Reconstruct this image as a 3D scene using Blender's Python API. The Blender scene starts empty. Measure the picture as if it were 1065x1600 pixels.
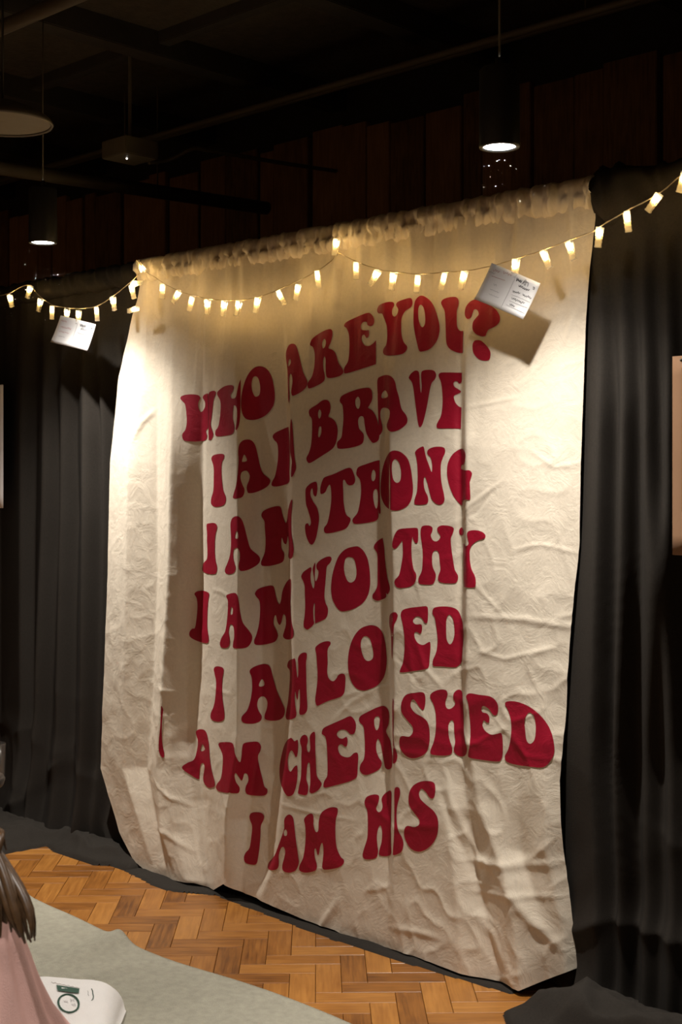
import bpy, bmesh, math, random
import numpy as np
from mathutils import Vector, Matrix
from mathutils.geometry import delaunay_2d_cdt

random.seed(7)
SC = bpy.context.scene
COL = SC.collection

# ------------------------------------------------------------------ camera
# World: +X runs right along the hall's back wall, +Y into that wall. The camera stands at eye height 1.5 m
# and is turned 44 degrees to the left of the wall's normal. Focal length 2100 px of a 1065 x 1600 frame.
F, CX, HY, CZ = 2100.0, 532.5, 752.0, 1.5
TH = math.radians(44.0)
CT, ST = math.cos(TH), math.sin(TH)
cam_data = bpy.data.cameras.new('camera')
cam = bpy.data.objects.new('camera', cam_data)
COL.objects.link(cam)
cam.location = (0, 0, CZ)
cam.rotation_euler = (math.pi / 2, 0, TH)
cam_data.sensor_fit = 'HORIZONTAL'
cam_data.sensor_width = 24.0
cam_data.lens = F / 1065.0 * 24.0
cam_data.shift_y = -48.0 / 1065.0
cam_data.clip_start = 0.05
cam_data.dof.use_dof = True
cam_data.dof.focus_distance = 4.6
cam_data.dof.aperture_fstop = 5.0
SC.camera = cam

# ------------------------------------------------------------------ world, exposure
w = bpy.data.worlds.new('world')
SC.world = w
w.use_nodes = True
w.node_tree.nodes['Background'].inputs[0].default_value = (1.0, 0.56, 0.26, 1)
w.node_tree.nodes['Background'].inputs[1].default_value = 0.11     # what little light the rest of the dark hall gives
SC.view_settings.view_transform = 'Standard'
SC.view_settings.look = 'None'
SC.view_settings.gamma = 1.0
SC.view_settings.use_curve_mapping = False
SC.view_settings.exposure = 0.0
LAMP_W = 208.0          # each pendant downlight
LAMP_COL = (1.0, 0.945, 0.88)
LED_W = 0.26          # each clip light
LED_COL = (1.0, 0.62, 0.18)
CONE = math.radians(120)
BEAM = ((54, .012), (48, .045), (43, .135), (38, .25), (30, .37), (20, .70), (14, .94))   # degrees off axis, relative candela

# ------------------------------------------------------------------ pixel helpers
def ray(px, py):
    k = (px - CX) / F
    return Vector((k * CT - ST, k * ST + CT, (HY - py) / F))
def at_d(px, py, d):
    r = ray(px, py)
    return Vector((r.x * d, r.y * d, CZ + r.z * d))
def at_y(px, py, Y):
    r = ray(px, py)
    return at_d(px, py, Y / r.y)
def at_z(px, py, z):
    r = ray(px, py)
    return at_d(px, py, (z - CZ) / r.z)
def proj(p):
    xc = p[0] * CT + p[1] * ST
    d = -p[0] * ST + p[1] * CT
    return CX + F * xc / d, HY - F * (p[2] - CZ) / d

# ------------------------------------------------------------------ object helpers
def tag(o, label=None, cat=None, group=None, kind=None):
    if label: o['label'] = label
    if cat: o['category'] = cat
    if group: o['group'] = group
    if kind: o['kind'] = kind
    return o
def link_mesh(name, me, mat, parent=None, smooth=True):
    if mat is not None and not me.materials: me.materials.append(mat)
    if smooth and len(me.polygons): me.polygons.foreach_set('use_smooth', np.ones(len(me.polygons), dtype=bool))
    o = bpy.data.objects.new(name, me)
    COL.objects.link(o)
    if parent is not None: o.parent = parent
    return o
def mesh(name, verts, faces, mat, parent=None, smooth=True):
    me = bpy.data.meshes.new(name)
    me.from_pydata([tuple(v) for v in verts], [], faces)
    me.update()
    return link_mesh(name, me, mat, parent, smooth)
def empty(name, loc=(0, 0, 0), rz=0.0):
    o = bpy.data.objects.new(name, None)
    COL.objects.link(o)
    o.location = loc
    o.rotation_euler = (0, 0, rz)
    return o
class MB:
    """collects simple shapes into one mesh"""
    def __init__(s): s.v, s.f = [], []
    def add(s, v, f):
        n = len(s.v)
        s.v += [tuple(p) for p in v]
        s.f += [tuple(i + n for i in q) for q in f]
        return s
    def box(s, a, b, bevel=0.0):
        x0, y0, z0 = a; x1, y1, z1 = b
        if bevel <= 0:
            v = [(x, y, z) for z in (z0, z1) for y in (y0, y1) for x in (x0, x1)]
            return s.add(v, [(0, 2, 3, 1), (4, 5, 7, 6), (0, 1, 5, 4), (2, 6, 7, 3), (0, 4, 6, 2), (1, 3, 7, 5)])
        bm = bmesh.new()
        bmesh.ops.create_cube(bm, size=1)
        for q in bm.verts:
            q.co = ((x0 + x1) / 2 + q.co.x * (x1 - x0), (y0 + y1) / 2 + q.co.y * (y1 - y0), (z0 + z1) / 2 + q.co.z * (z1 - z0))
        bmesh.ops.bevel(bm, geom=bm.edges[:], offset=bevel, segments=2, affect='EDGES')
        bm.verts.index_update()
        s.add([q.co[:] for q in bm.verts], [[q.index for q in f.verts] for f in bm.faces])
        bm.free()
        return s
    def tube(s, pts, r, n=8, cap=True):
        pts = [Vector(p) for p in pts]
        rs = r if isinstance(r, (list, tuple)) else [r] * len(pts)
        v, f = [], []
        up = Vector((0, 0, 1))
        prev = None
        for i, p in enumerate(pts):
            t = (pts[min(i + 1, len(pts) - 1)] - pts[max(i - 1, 0)])
            if t.length < 1e-9: t = Vector((1, 0, 0))
            t.normalize()
            a = t.cross(up) if prev is None else prev - t * prev.dot(t)
            if a.length < 1e-4: a = t.cross(Vector((1, 0, 0)))
            a.normalize(); prev = a
            b = t.cross(a)
            for k in range(n):
                g = 2 * math.pi * k / n
                v.append(p + (a * math.cos(g) + b * math.sin(g)) * rs[i])
        for i in range(len(pts) - 1):
            for k in range(n):
                f.append((i * n + k, i * n + (k + 1) % n, (i + 1) * n + (k + 1) % n, (i + 1) * n + k))
        if cap:
            f.append(tuple(reversed(range(n)))); f.append(tuple((len(pts) - 1) * n + k for k in range(n)))
        return s.add(v, f)
    def lathe(s, prof, n=32, c=(0, 0, 0), cap=False):
        v, f = [], []
        for (r, z) in prof:
            for k in range(n):
                g = 2 * math.pi * k / n
                v.append((c[0] + r * math.cos(g), c[1] + r * math.sin(g), c[2] + z))
        for i in range(len(prof) - 1):
            for k in range(n):
                f.append((i * n + k, i * n + (k + 1) % n, (i + 1) * n + (k + 1) % n, (i + 1) * n + k))
        if cap:
            f.append(tuple(reversed(range(n)))); f.append(tuple((len(prof) - 1) * n + k for k in range(n)))
        return s.add(v, f)
    def build(s, name, mat, parent=None, smooth=False):
        return mesh(name, s.v, s.f, mat, parent, smooth)
def sphere_data(r, n=12, m=8, sc=(1, 1, 1)):
    v, f = [], []
    for i in range(m + 1):
        a = math.pi * i / m
        for k in range(n):
            g = 2 * math.pi * k / n
            v.append((r * sc[0] * math.sin(a) * math.cos(g), r * sc[1] * math.sin(a) * math.sin(g), r * sc[2] * math.cos(a)))
    for i in range(m):
        for k in range(n):
            f.append((i * n + k, (i + 1) * n + k, (i + 1) * n + (k + 1) % n, i * n + (k + 1) % n))
    return v, f
def catmull(P, n=5, closed=True):
    P = [Vector(p) for p in P]
    out = []
    N = len(P)
    for i in range(N if closed else N - 1):
        if closed: p0, p1, p2, p3 = P[(i - 1) % N], P[i], P[(i + 1) % N], P[(i + 2) % N]
        else: p0, p1, p2, p3 = P[max(i - 1, 0)], P[i], P[i + 1], P[min(i + 2, N - 1)]
        if (p2 - p1).length < 1e-6: continue
        for k in range(n):
            t = k / n
            out.append(0.5 * ((2 * p1) + (p2 - p0) * t + (2 * p0 - 5 * p1 + 4 * p2 - p3) * t * t + (3 * p1 - p0 - 3 * p2 + p3) * t ** 3))
    if not closed: out.append(P[-1])
    return out

# ------------------------------------------------------------------ numpy noise and cloth fields
RNG = np.random.default_rng(11)
def vnoise(x, y, seed=0):
    g = np.random.default_rng(seed).random((64, 64))
    xi, yi = np.floor(x).astype(int), np.floor(y).astype(int)
    fx, fy = x - xi, y - yi
    fx = fx * fx * (3 - 2 * fx); fy = fy * fy * (3 - 2 * fy)
    a, b = g[yi % 64, xi % 64], g[yi % 64, (xi + 1) % 64]
    c, d = g[(yi + 1) % 64, xi % 64], g[(yi + 1) % 64, (xi + 1) % 64]
    return (a * (1 - fx) + b * fx) * (1 - fy) + (c * (1 - fx) + d * fx) * fy
def ridged(x, y, seed=0):
    return 1 - np.abs(2 * vnoise(x, y, seed) - 1)
def sstep(a, b, x):
    t = np.clip((x - a) / (b - a), 0, 1)
    return t * t * (3 - 2 * t)
def blur_rows(E, sig):
    n = max(1, int(3 * sig))
    k = np.exp(-0.5 * (np.arange(-n, n + 1) / sig) ** 2); k /= k.sum()
    P = np.pad(E, ((0, 0), (n, n)), mode='edge')
    return np.apply_along_axis(lambda r: np.convolve(r, k, 'valid'), 1, P)
class Field:
    """depth e in front of the plane Y = Y0, on a regular (X, z) grid; folds run along the pixel polylines given as knots"""
    def __init__(s, knots, Y0, x0, x1, z1, step=0.005, sig=0.008, e_top=None, relax=0.5):
        s.Y0, s.x0, s.z0, s.st = Y0, x0, 0.0, step
        s.xs = np.arange(x0, x1 + step, step); s.zs = np.arange(0, z1 + step, step)
        E = np.zeros((len(s.zs), len(s.xs)))
        for i, z in enumerate(s.zs):
            KX, KE = [], []
            for kn in knots:
                ys = [q[0] for q in kn]; X = [q[1] for q in kn]; Es = [q[2] for q in kn]
                y = 752.0
                for _ in range(4):
                    x = float(np.interp(y, ys, X)); e = float(np.interp(y, ys, Es))
                    k = (x - CX) / F
                    d = (Y0 - e) / (k * ST + CT)
                    y = HY - (z - CZ) * F / d
                if e_top is not None:
                    q = min(1.0, max(0.0, (z1 - z) / relax)); q = q * q * (3 - 2 * q)
                    e = e_top + (e - e_top) * q
                    d = (Y0 - e) / (k * ST + CT)
                xw = (k * CT - ST) * d
                if KX and xw < KX[-1] + 0.004: xw = KX[-1] + 0.004
                KX.append(xw); KE.append(e)
            E[i] = np.interp(s.xs, KX, KE)
        s.E = blur_rows(E, sig / step)
    def grid(s):
        return np.meshgrid(s.xs, s.zs)
    def __call__(s, X, Z):
        X = np.asarray(X, float); Z = np.asarray(Z, float)
        u = np.clip((X - s.x0) / s.st, 0, len(s.xs) - 1.001); v = np.clip(Z / s.st, 0, len(s.zs) - 1.001)
        i, j = u.astype(int), v.astype(int)
        fu, fv = u - i, v - j
        E = s.E
        return (E[j, i] * (1 - fu) + E[j, i + 1] * fu) * (1 - fv) + (E[j + 1, i] * (1 - fu) + E[j + 1, i + 1] * fu) * fv
    def hit_many(s, px, py):
        """first points of the sheet along the camera rays through pixels"""
        px = np.asarray(px, float); py = np.asarray(py, float)
        k = (px - CX) / F
        rx, ry, rz = k * CT - ST, k * ST + CT, (HY - py) / F
        d = (s.Y0 - 0.24) / ry
        run = np.ones(len(px), bool)
        for _ in range(150):
            run &= ry * d < s.Y0 - s(rx * d, CZ + rz * d)
            if not run.any(): break
            d = np.where(run, d + 0.004, d)
        lo, hi = d - 0.004, d
        for _ in range(10):
            m = (lo + hi) / 2
            beyond = ry * m >= s.Y0 - s(rx * m, CZ + rz * m)
            hi = np.where(beyond, m, hi); lo = np.where(beyond, lo, m)
        return np.stack([rx * hi, ry * hi, CZ + rz * hi], -1)
    def hit(s, px, py):
        return Vector(s.hit_many([px], [py])[0])
def sheet(name, field, xl, xr, zb, zt, nu, nv, mat, parent=None):
    """mesh of a hanging sheet: xl(z), xr(z) side edges; zb(u) hem height"""
    U = np.linspace(0, 1, nu); V = np.linspace(0, 1, nv)
    ZB = zb(U)
    Z = ZB[None, :] + V[:, None] * (zt - ZB[None, :])
    XL, XR = xl(Z), xr(Z)
    X = XL + U[None, :] * (XR - XL)
    Y = field.Y0 - field(X, Z)
    v = np.stack([X, Y, Z], -1).reshape(-1, 3)
    idx = np.arange(nu * nv).reshape(nv, nu)
    f = np.stack([idx[:-1, :-1], idx[:-1, 1:], idx[1:, 1:], idx[1:, :-1]], -1).reshape(-1, 4)
    me = bpy.data.meshes.new(name)
    me.vertices.add(len(v)); me.vertices.foreach_set('co', v.ravel())
    me.loops.add(len(f) * 4); me.loops.foreach_set('vertex_index', f.ravel().astype(np.int32))
    me.polygons.add(len(f)); me.polygons.foreach_set('loop_start', np.arange(0, len(f) * 4, 4, dtype=np.int32))
    me.update(calc_edges=True); me.validate()
    return link_mesh(name, me, mat, parent)

# ------------------------------------------------------------------ materials
def new_mat(name):
    m = bpy.data.materials.new(name)
    m.use_nodes = True
    nt = m.node_tree
    return m, nt, nt.nodes['Principled BSDF']
def plain(name, col, rough=0.6, metal=0.0, var=0.12, scale=30.0, bump=0.0, spec=0.5, bscale=None):
    m, nt, b = new_mat(name)
    N = nt.nodes.new
    tc = N('ShaderNodeTexCoord'); no = N('ShaderNodeTexNoise'); cr = N('ShaderNodeMix')
    cr.data_type = 'RGBA'
    no.inputs['Scale'].default_value = scale; no.inputs['Detail'].default_value = 4
    nt.links.new(tc.outputs['Object'], no.inputs['Vector'])
    nt.links.new(no.outputs['Fac'], cr.inputs[0])
    cr.inputs[6].default_value = (*[c * (1 - var) for c in col], 1)
    cr.inputs[7].default_value = (*[min(1, c * (1 + var)) for c in col], 1)
    nt.links.new(cr.outputs[2], b.inputs['Base Color'])
    b.inputs['Roughness'].default_value = rough
    b.inputs['Metallic'].default_value = metal
    b.inputs['Specular IOR Level'].default_value = spec
    if bump > 0:
        n2 = N('ShaderNodeTexNoise'); bp = N('ShaderNodeBump')
        n2.inputs['Scale'].default_value = bscale or scale * 6
        nt.links.new(tc.outputs['Object'], n2.inputs['Vector'])
        bp.inputs['Strength'].default_value = bump; bp.inputs['Distance'].default_value = 0.004
        nt.links.new(n2.outputs['Fac'], bp.inputs['Height'])
        nt.links.new(bp.outputs['Normal'], b.inputs['Normal'])
    return m
def canvas_mat(name, col, rough=0.85, spec=0.2):
    m, nt, b = new_mat(name)
    N = nt.nodes.new; L = nt.links.new
    tc = N('ShaderNodeTexCoord')
    no = N('ShaderNodeTexNoise'); no.inputs['Scale'].default_value = 90; no.inputs['Detail'].default_value = 5
    mx = N('ShaderNodeMix'); mx.data_type = 'RGBA'
    mx.inputs[6].default_value = (*[c * 0.90 for c in col], 1); mx.inputs[7].default_value = (*[min(1, c * 1.08) for c in col], 1)
    L(tc.outputs['Object'], no.inputs['Vector']); L(no.outputs['Fac'], mx.inputs[0]); L(mx.outputs[2], b.inputs['Base Color'])
    b.inputs['Roughness'].default_value = rough; b.inputs['Specular IOR Level'].default_value = spec
    # crumple: warped ridged noise + weave
    n1 = N('ShaderNodeTexNoise'); n1.inputs['Scale'].default_value = 15; n1.inputs['Detail'].default_value = 8; n1.inputs['Roughness'].default_value = 0.62; n1.inputs['Distortion'].default_value = 1.2
    n2 = N('ShaderNodeTexNoise'); n2.inputs['Scale'].default_value = 420; n2.inputs['Detail'].default_value = 2
    L(tc.outputs['Object'], n1.inputs['Vector']); L(tc.outputs['Object'], n2.inputs['Vector'])
    b1 = N('ShaderNodeBump'); b1.inputs['Strength'].default_value = 0.38; b1.inputs['Distance'].default_value = 0.008
    b2 = N('ShaderNodeBump'); b2.inputs['Strength'].default_value = 0.35; b2.inputs['Distance'].default_value = 0.0010
    L(n1.outputs['Fac'], b1.inputs['Height']); L(n2.outputs['Fac'], b2.inputs['Height'])
    L(b1.outputs['Normal'], b2.inputs['Normal']); L(b2.outputs['Normal'], b.inputs['Normal'])
    return m
def wood_mat(name, island, a, bcol, c, rough):
    m, nt, b = new_mat(name)
    N = nt.nodes.new; L = nt.links.new
    uv = N('ShaderNodeUVMap')
    rnd = (N('ShaderNodeNewGeometry').outputs['Random Per Island'] if island else N('ShaderNodeObjectInfo').outputs['Random'])
    off = N('ShaderNodeVectorMath'); off.operation = 'ADD'
    sc = N('ShaderNodeVectorMath'); sc.operation = 'SCALE'; sc.inputs[0].default_value = (7.3, 3.1, 9.7)
    L(rnd, sc.inputs['Scale']); L(uv.outputs[0], off.inputs[0]); L(sc.outputs[0], off.inputs[1])
    mp = N('ShaderNodeMapping'); mp.inputs['Scale'].default_value = (7, 95, 10)
    L(off.outputs[0], mp.inputs['Vector'])
    n1 = N('ShaderNodeTexNoise'); n1.inputs['Scale'].default_value = 1.0; n1.inputs['Detail'].default_value = 6; n1.inputs['Distortion'].default_value = 0.6
    L(mp.outputs[0], n1.inputs['Vector'])
    mp2 = N('ShaderNodeMapping'); mp2.inputs['Scale'].default_value = (9, 16, 4)
    L(off.outputs[0], mp2.inputs['Vector'])
    n2 = N('ShaderNodeTexNoise'); n2.inputs['Scale'].default_value = 1.0; n2.inputs['Detail'].default_value = 3
    L(mp2.outputs[0], n2.inputs['Vector'])
    ramp = N('ShaderNodeValToRGB')
    ramp.color_ramp.elements[0].position = 0.08; ramp.color_ramp.elements[0].color = (*a, 1)
    ramp.color_ramp.elements[1].position = 0.95; ramp.color_ramp.elements[1].color = (*c, 1)
    e = ramp.color_ramp.elements.new(0.5); e.color = (*bcol, 1)
    s1 = N('ShaderNodeMath'); s1.operation = 'MULTIPLY_ADD'; s1.inputs[1].default_value = 0.85; s1.inputs[2].default_value = -0.42
    L(n1.outputs['Fac'], s1.inputs[0])
    s2 = N('ShaderNodeMath'); s2.operation = 'MULTIPLY_ADD'; s2.inputs[1].default_value = 0.5
    L(n2.outputs['Fac'], s2.inputs[0]); L(s1.outputs[0], s2.inputs[2])
    s3 = N('ShaderNodeMath'); s3.operation = 'MULTIPLY_ADD'; s3.inputs[1].default_value = 0.55
    L(rnd, s3.inputs[0]); L(s2.outputs[0], s3.inputs[2])
    L(s3.outputs[0], ramp.inputs[0]); L(ramp.outputs[0], b.inputs['Base Color'])
    b.inputs['Roughness'].default_value = rough
    bp = N('ShaderNodeBump'); bp.inputs['Strength'].default_value = 0.12; bp.inputs['Distance'].default_value = 0.001
    L(n1.outputs['Fac'], bp.inputs['Height']); L(bp.outputs[0], b.inputs['Normal'])
    return m
def emit(name, col, s):
    m = bpy.data.materials.new(name); m.use_nodes = True
    nt = m.node_tree; nt.nodes.clear()
    e = nt.nodes.new('ShaderNodeEmission'); o = nt.nodes.new('ShaderNodeOutputMaterial')
    e.inputs[0].default_value = (*col, 1); e.inputs[1].default_value = s
    nt.links.new(e.outputs[0], o.inputs[0])
    return m
def clear_plastic(name, tf=0.32, gf=0.10):
    m = bpy.data.materials.new(name); m.use_nodes = True
    nt = m.node_tree; nt.nodes.clear(); N = nt.nodes.new; L = nt.links.new
    tr = N('ShaderNodeBsdfTransparent'); tr.inputs[0].default_value = (0.97, 0.96, 0.94, 1)
    tl = N('ShaderNodeBsdfTranslucent'); tl.inputs[0].default_value = (0.95, 0.93, 0.9, 1)
    gl = N('ShaderNodeBsdfGlossy'); gl.inputs['Roughness'].default_value = 0.15
    m1 = N('ShaderNodeMixShader'); m1.inputs[0].default_value = tf
    m2 = N('ShaderNodeMixShader'); m2.inputs[0].default_value = gf
    L(tr.outputs[0], m1.inputs[1]); L(tl.outputs[0], m1.inputs[2])
    L(m1.outputs[0], m2.inputs[1]); L(gl.outputs[0], m2.inputs[2])
    o = N('ShaderNodeOutputMaterial'); L(m2.outputs[0], o.inputs[0])
    return m

M = {}
M['canvas'] = canvas_mat('cream_canvas', (0.77, 0.68, 0.545))
M['paint'] = canvas_mat('crimson_paint', (0.335, 0.004, 0.024), 0.55, 0.3)
M['black'] = plain('black_drape', (0.030, 0.0255, 0.021), 0.95, var=0.25, scale=160, bump=0.25, spec=0.12, bscale=500)
M['parquet'] = wood_mat('parquet_wood', False, (0.11, 0.036, 0.006), (0.29, 0.110, 0.019), (0.46, 0.20, 0.042), 0.36)
M['parquet_i'] = wood_mat('parquet_wood_many', True, (0.11, 0.036, 0.006), (0.29, 0.110, 0.019), (0.46, 0.20, 0.042), 0.36)
M['grout'] = plain('floor_joint', (0.10, 0.045, 0.015), 0.8)
M['plank'] = wood_mat('dark_plank', False, (0.12, 0.060, 0.025), (0.30, 0.150, 0.065), (0.50, 0.27, 0.125), 0.6)
M['dark'] = plain('dark_paint', (0.035, 0.030, 0.024), 0.9, var=0.3, scale=14, bump=0.5, bscale=40)
M['ceil'] = plain('ceiling_board', (0.060, 0.050, 0.036), 0.95, var=0.5, scale=26, bump=0.9, bscale=70)
M['pipe'] = plain('dark_pipe', (0.10, 0.085, 0.06), 0.55, var=0.2)
M['metal'] = plain('black_metal', (0.02, 0.02, 0.02), 0.45, var=0.2)
M['rug'] = plain('grey_rug', (0.37, 0.35, 0.275), 1.0, var=0.22, scale=45, bump=1.0, spec=0.05, bscale=260)
M['paper'] = plain('white_card', (0.80, 0.78, 0.76), 0.7, var=0.02)
M['ink'] = plain('black_ink', (0.05, 0.045, 0.05), 0.8, var=0.05)
M['inkred'] = plain('red_ink', (0.50, 0.22, 0.20), 0.8, var=0.05)
M['inkgrey'] = plain('grey_ink', (0.42, 0.40, 0.40), 0.8, var=0.05)
M['lamp'] = emit('lamp_lens', (1.0, 0.97, 0.90), 40.0)
M['led'] = emit('led_bulb', (1.0, 0.88, 0.62), 40.0)
M['clip'] = clear_plastic('clear_plastic')
M['wire'] = plain('silver_wire', (0.62, 0.50, 0.32), 0.35, metal=0.7, var=0.05)
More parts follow.
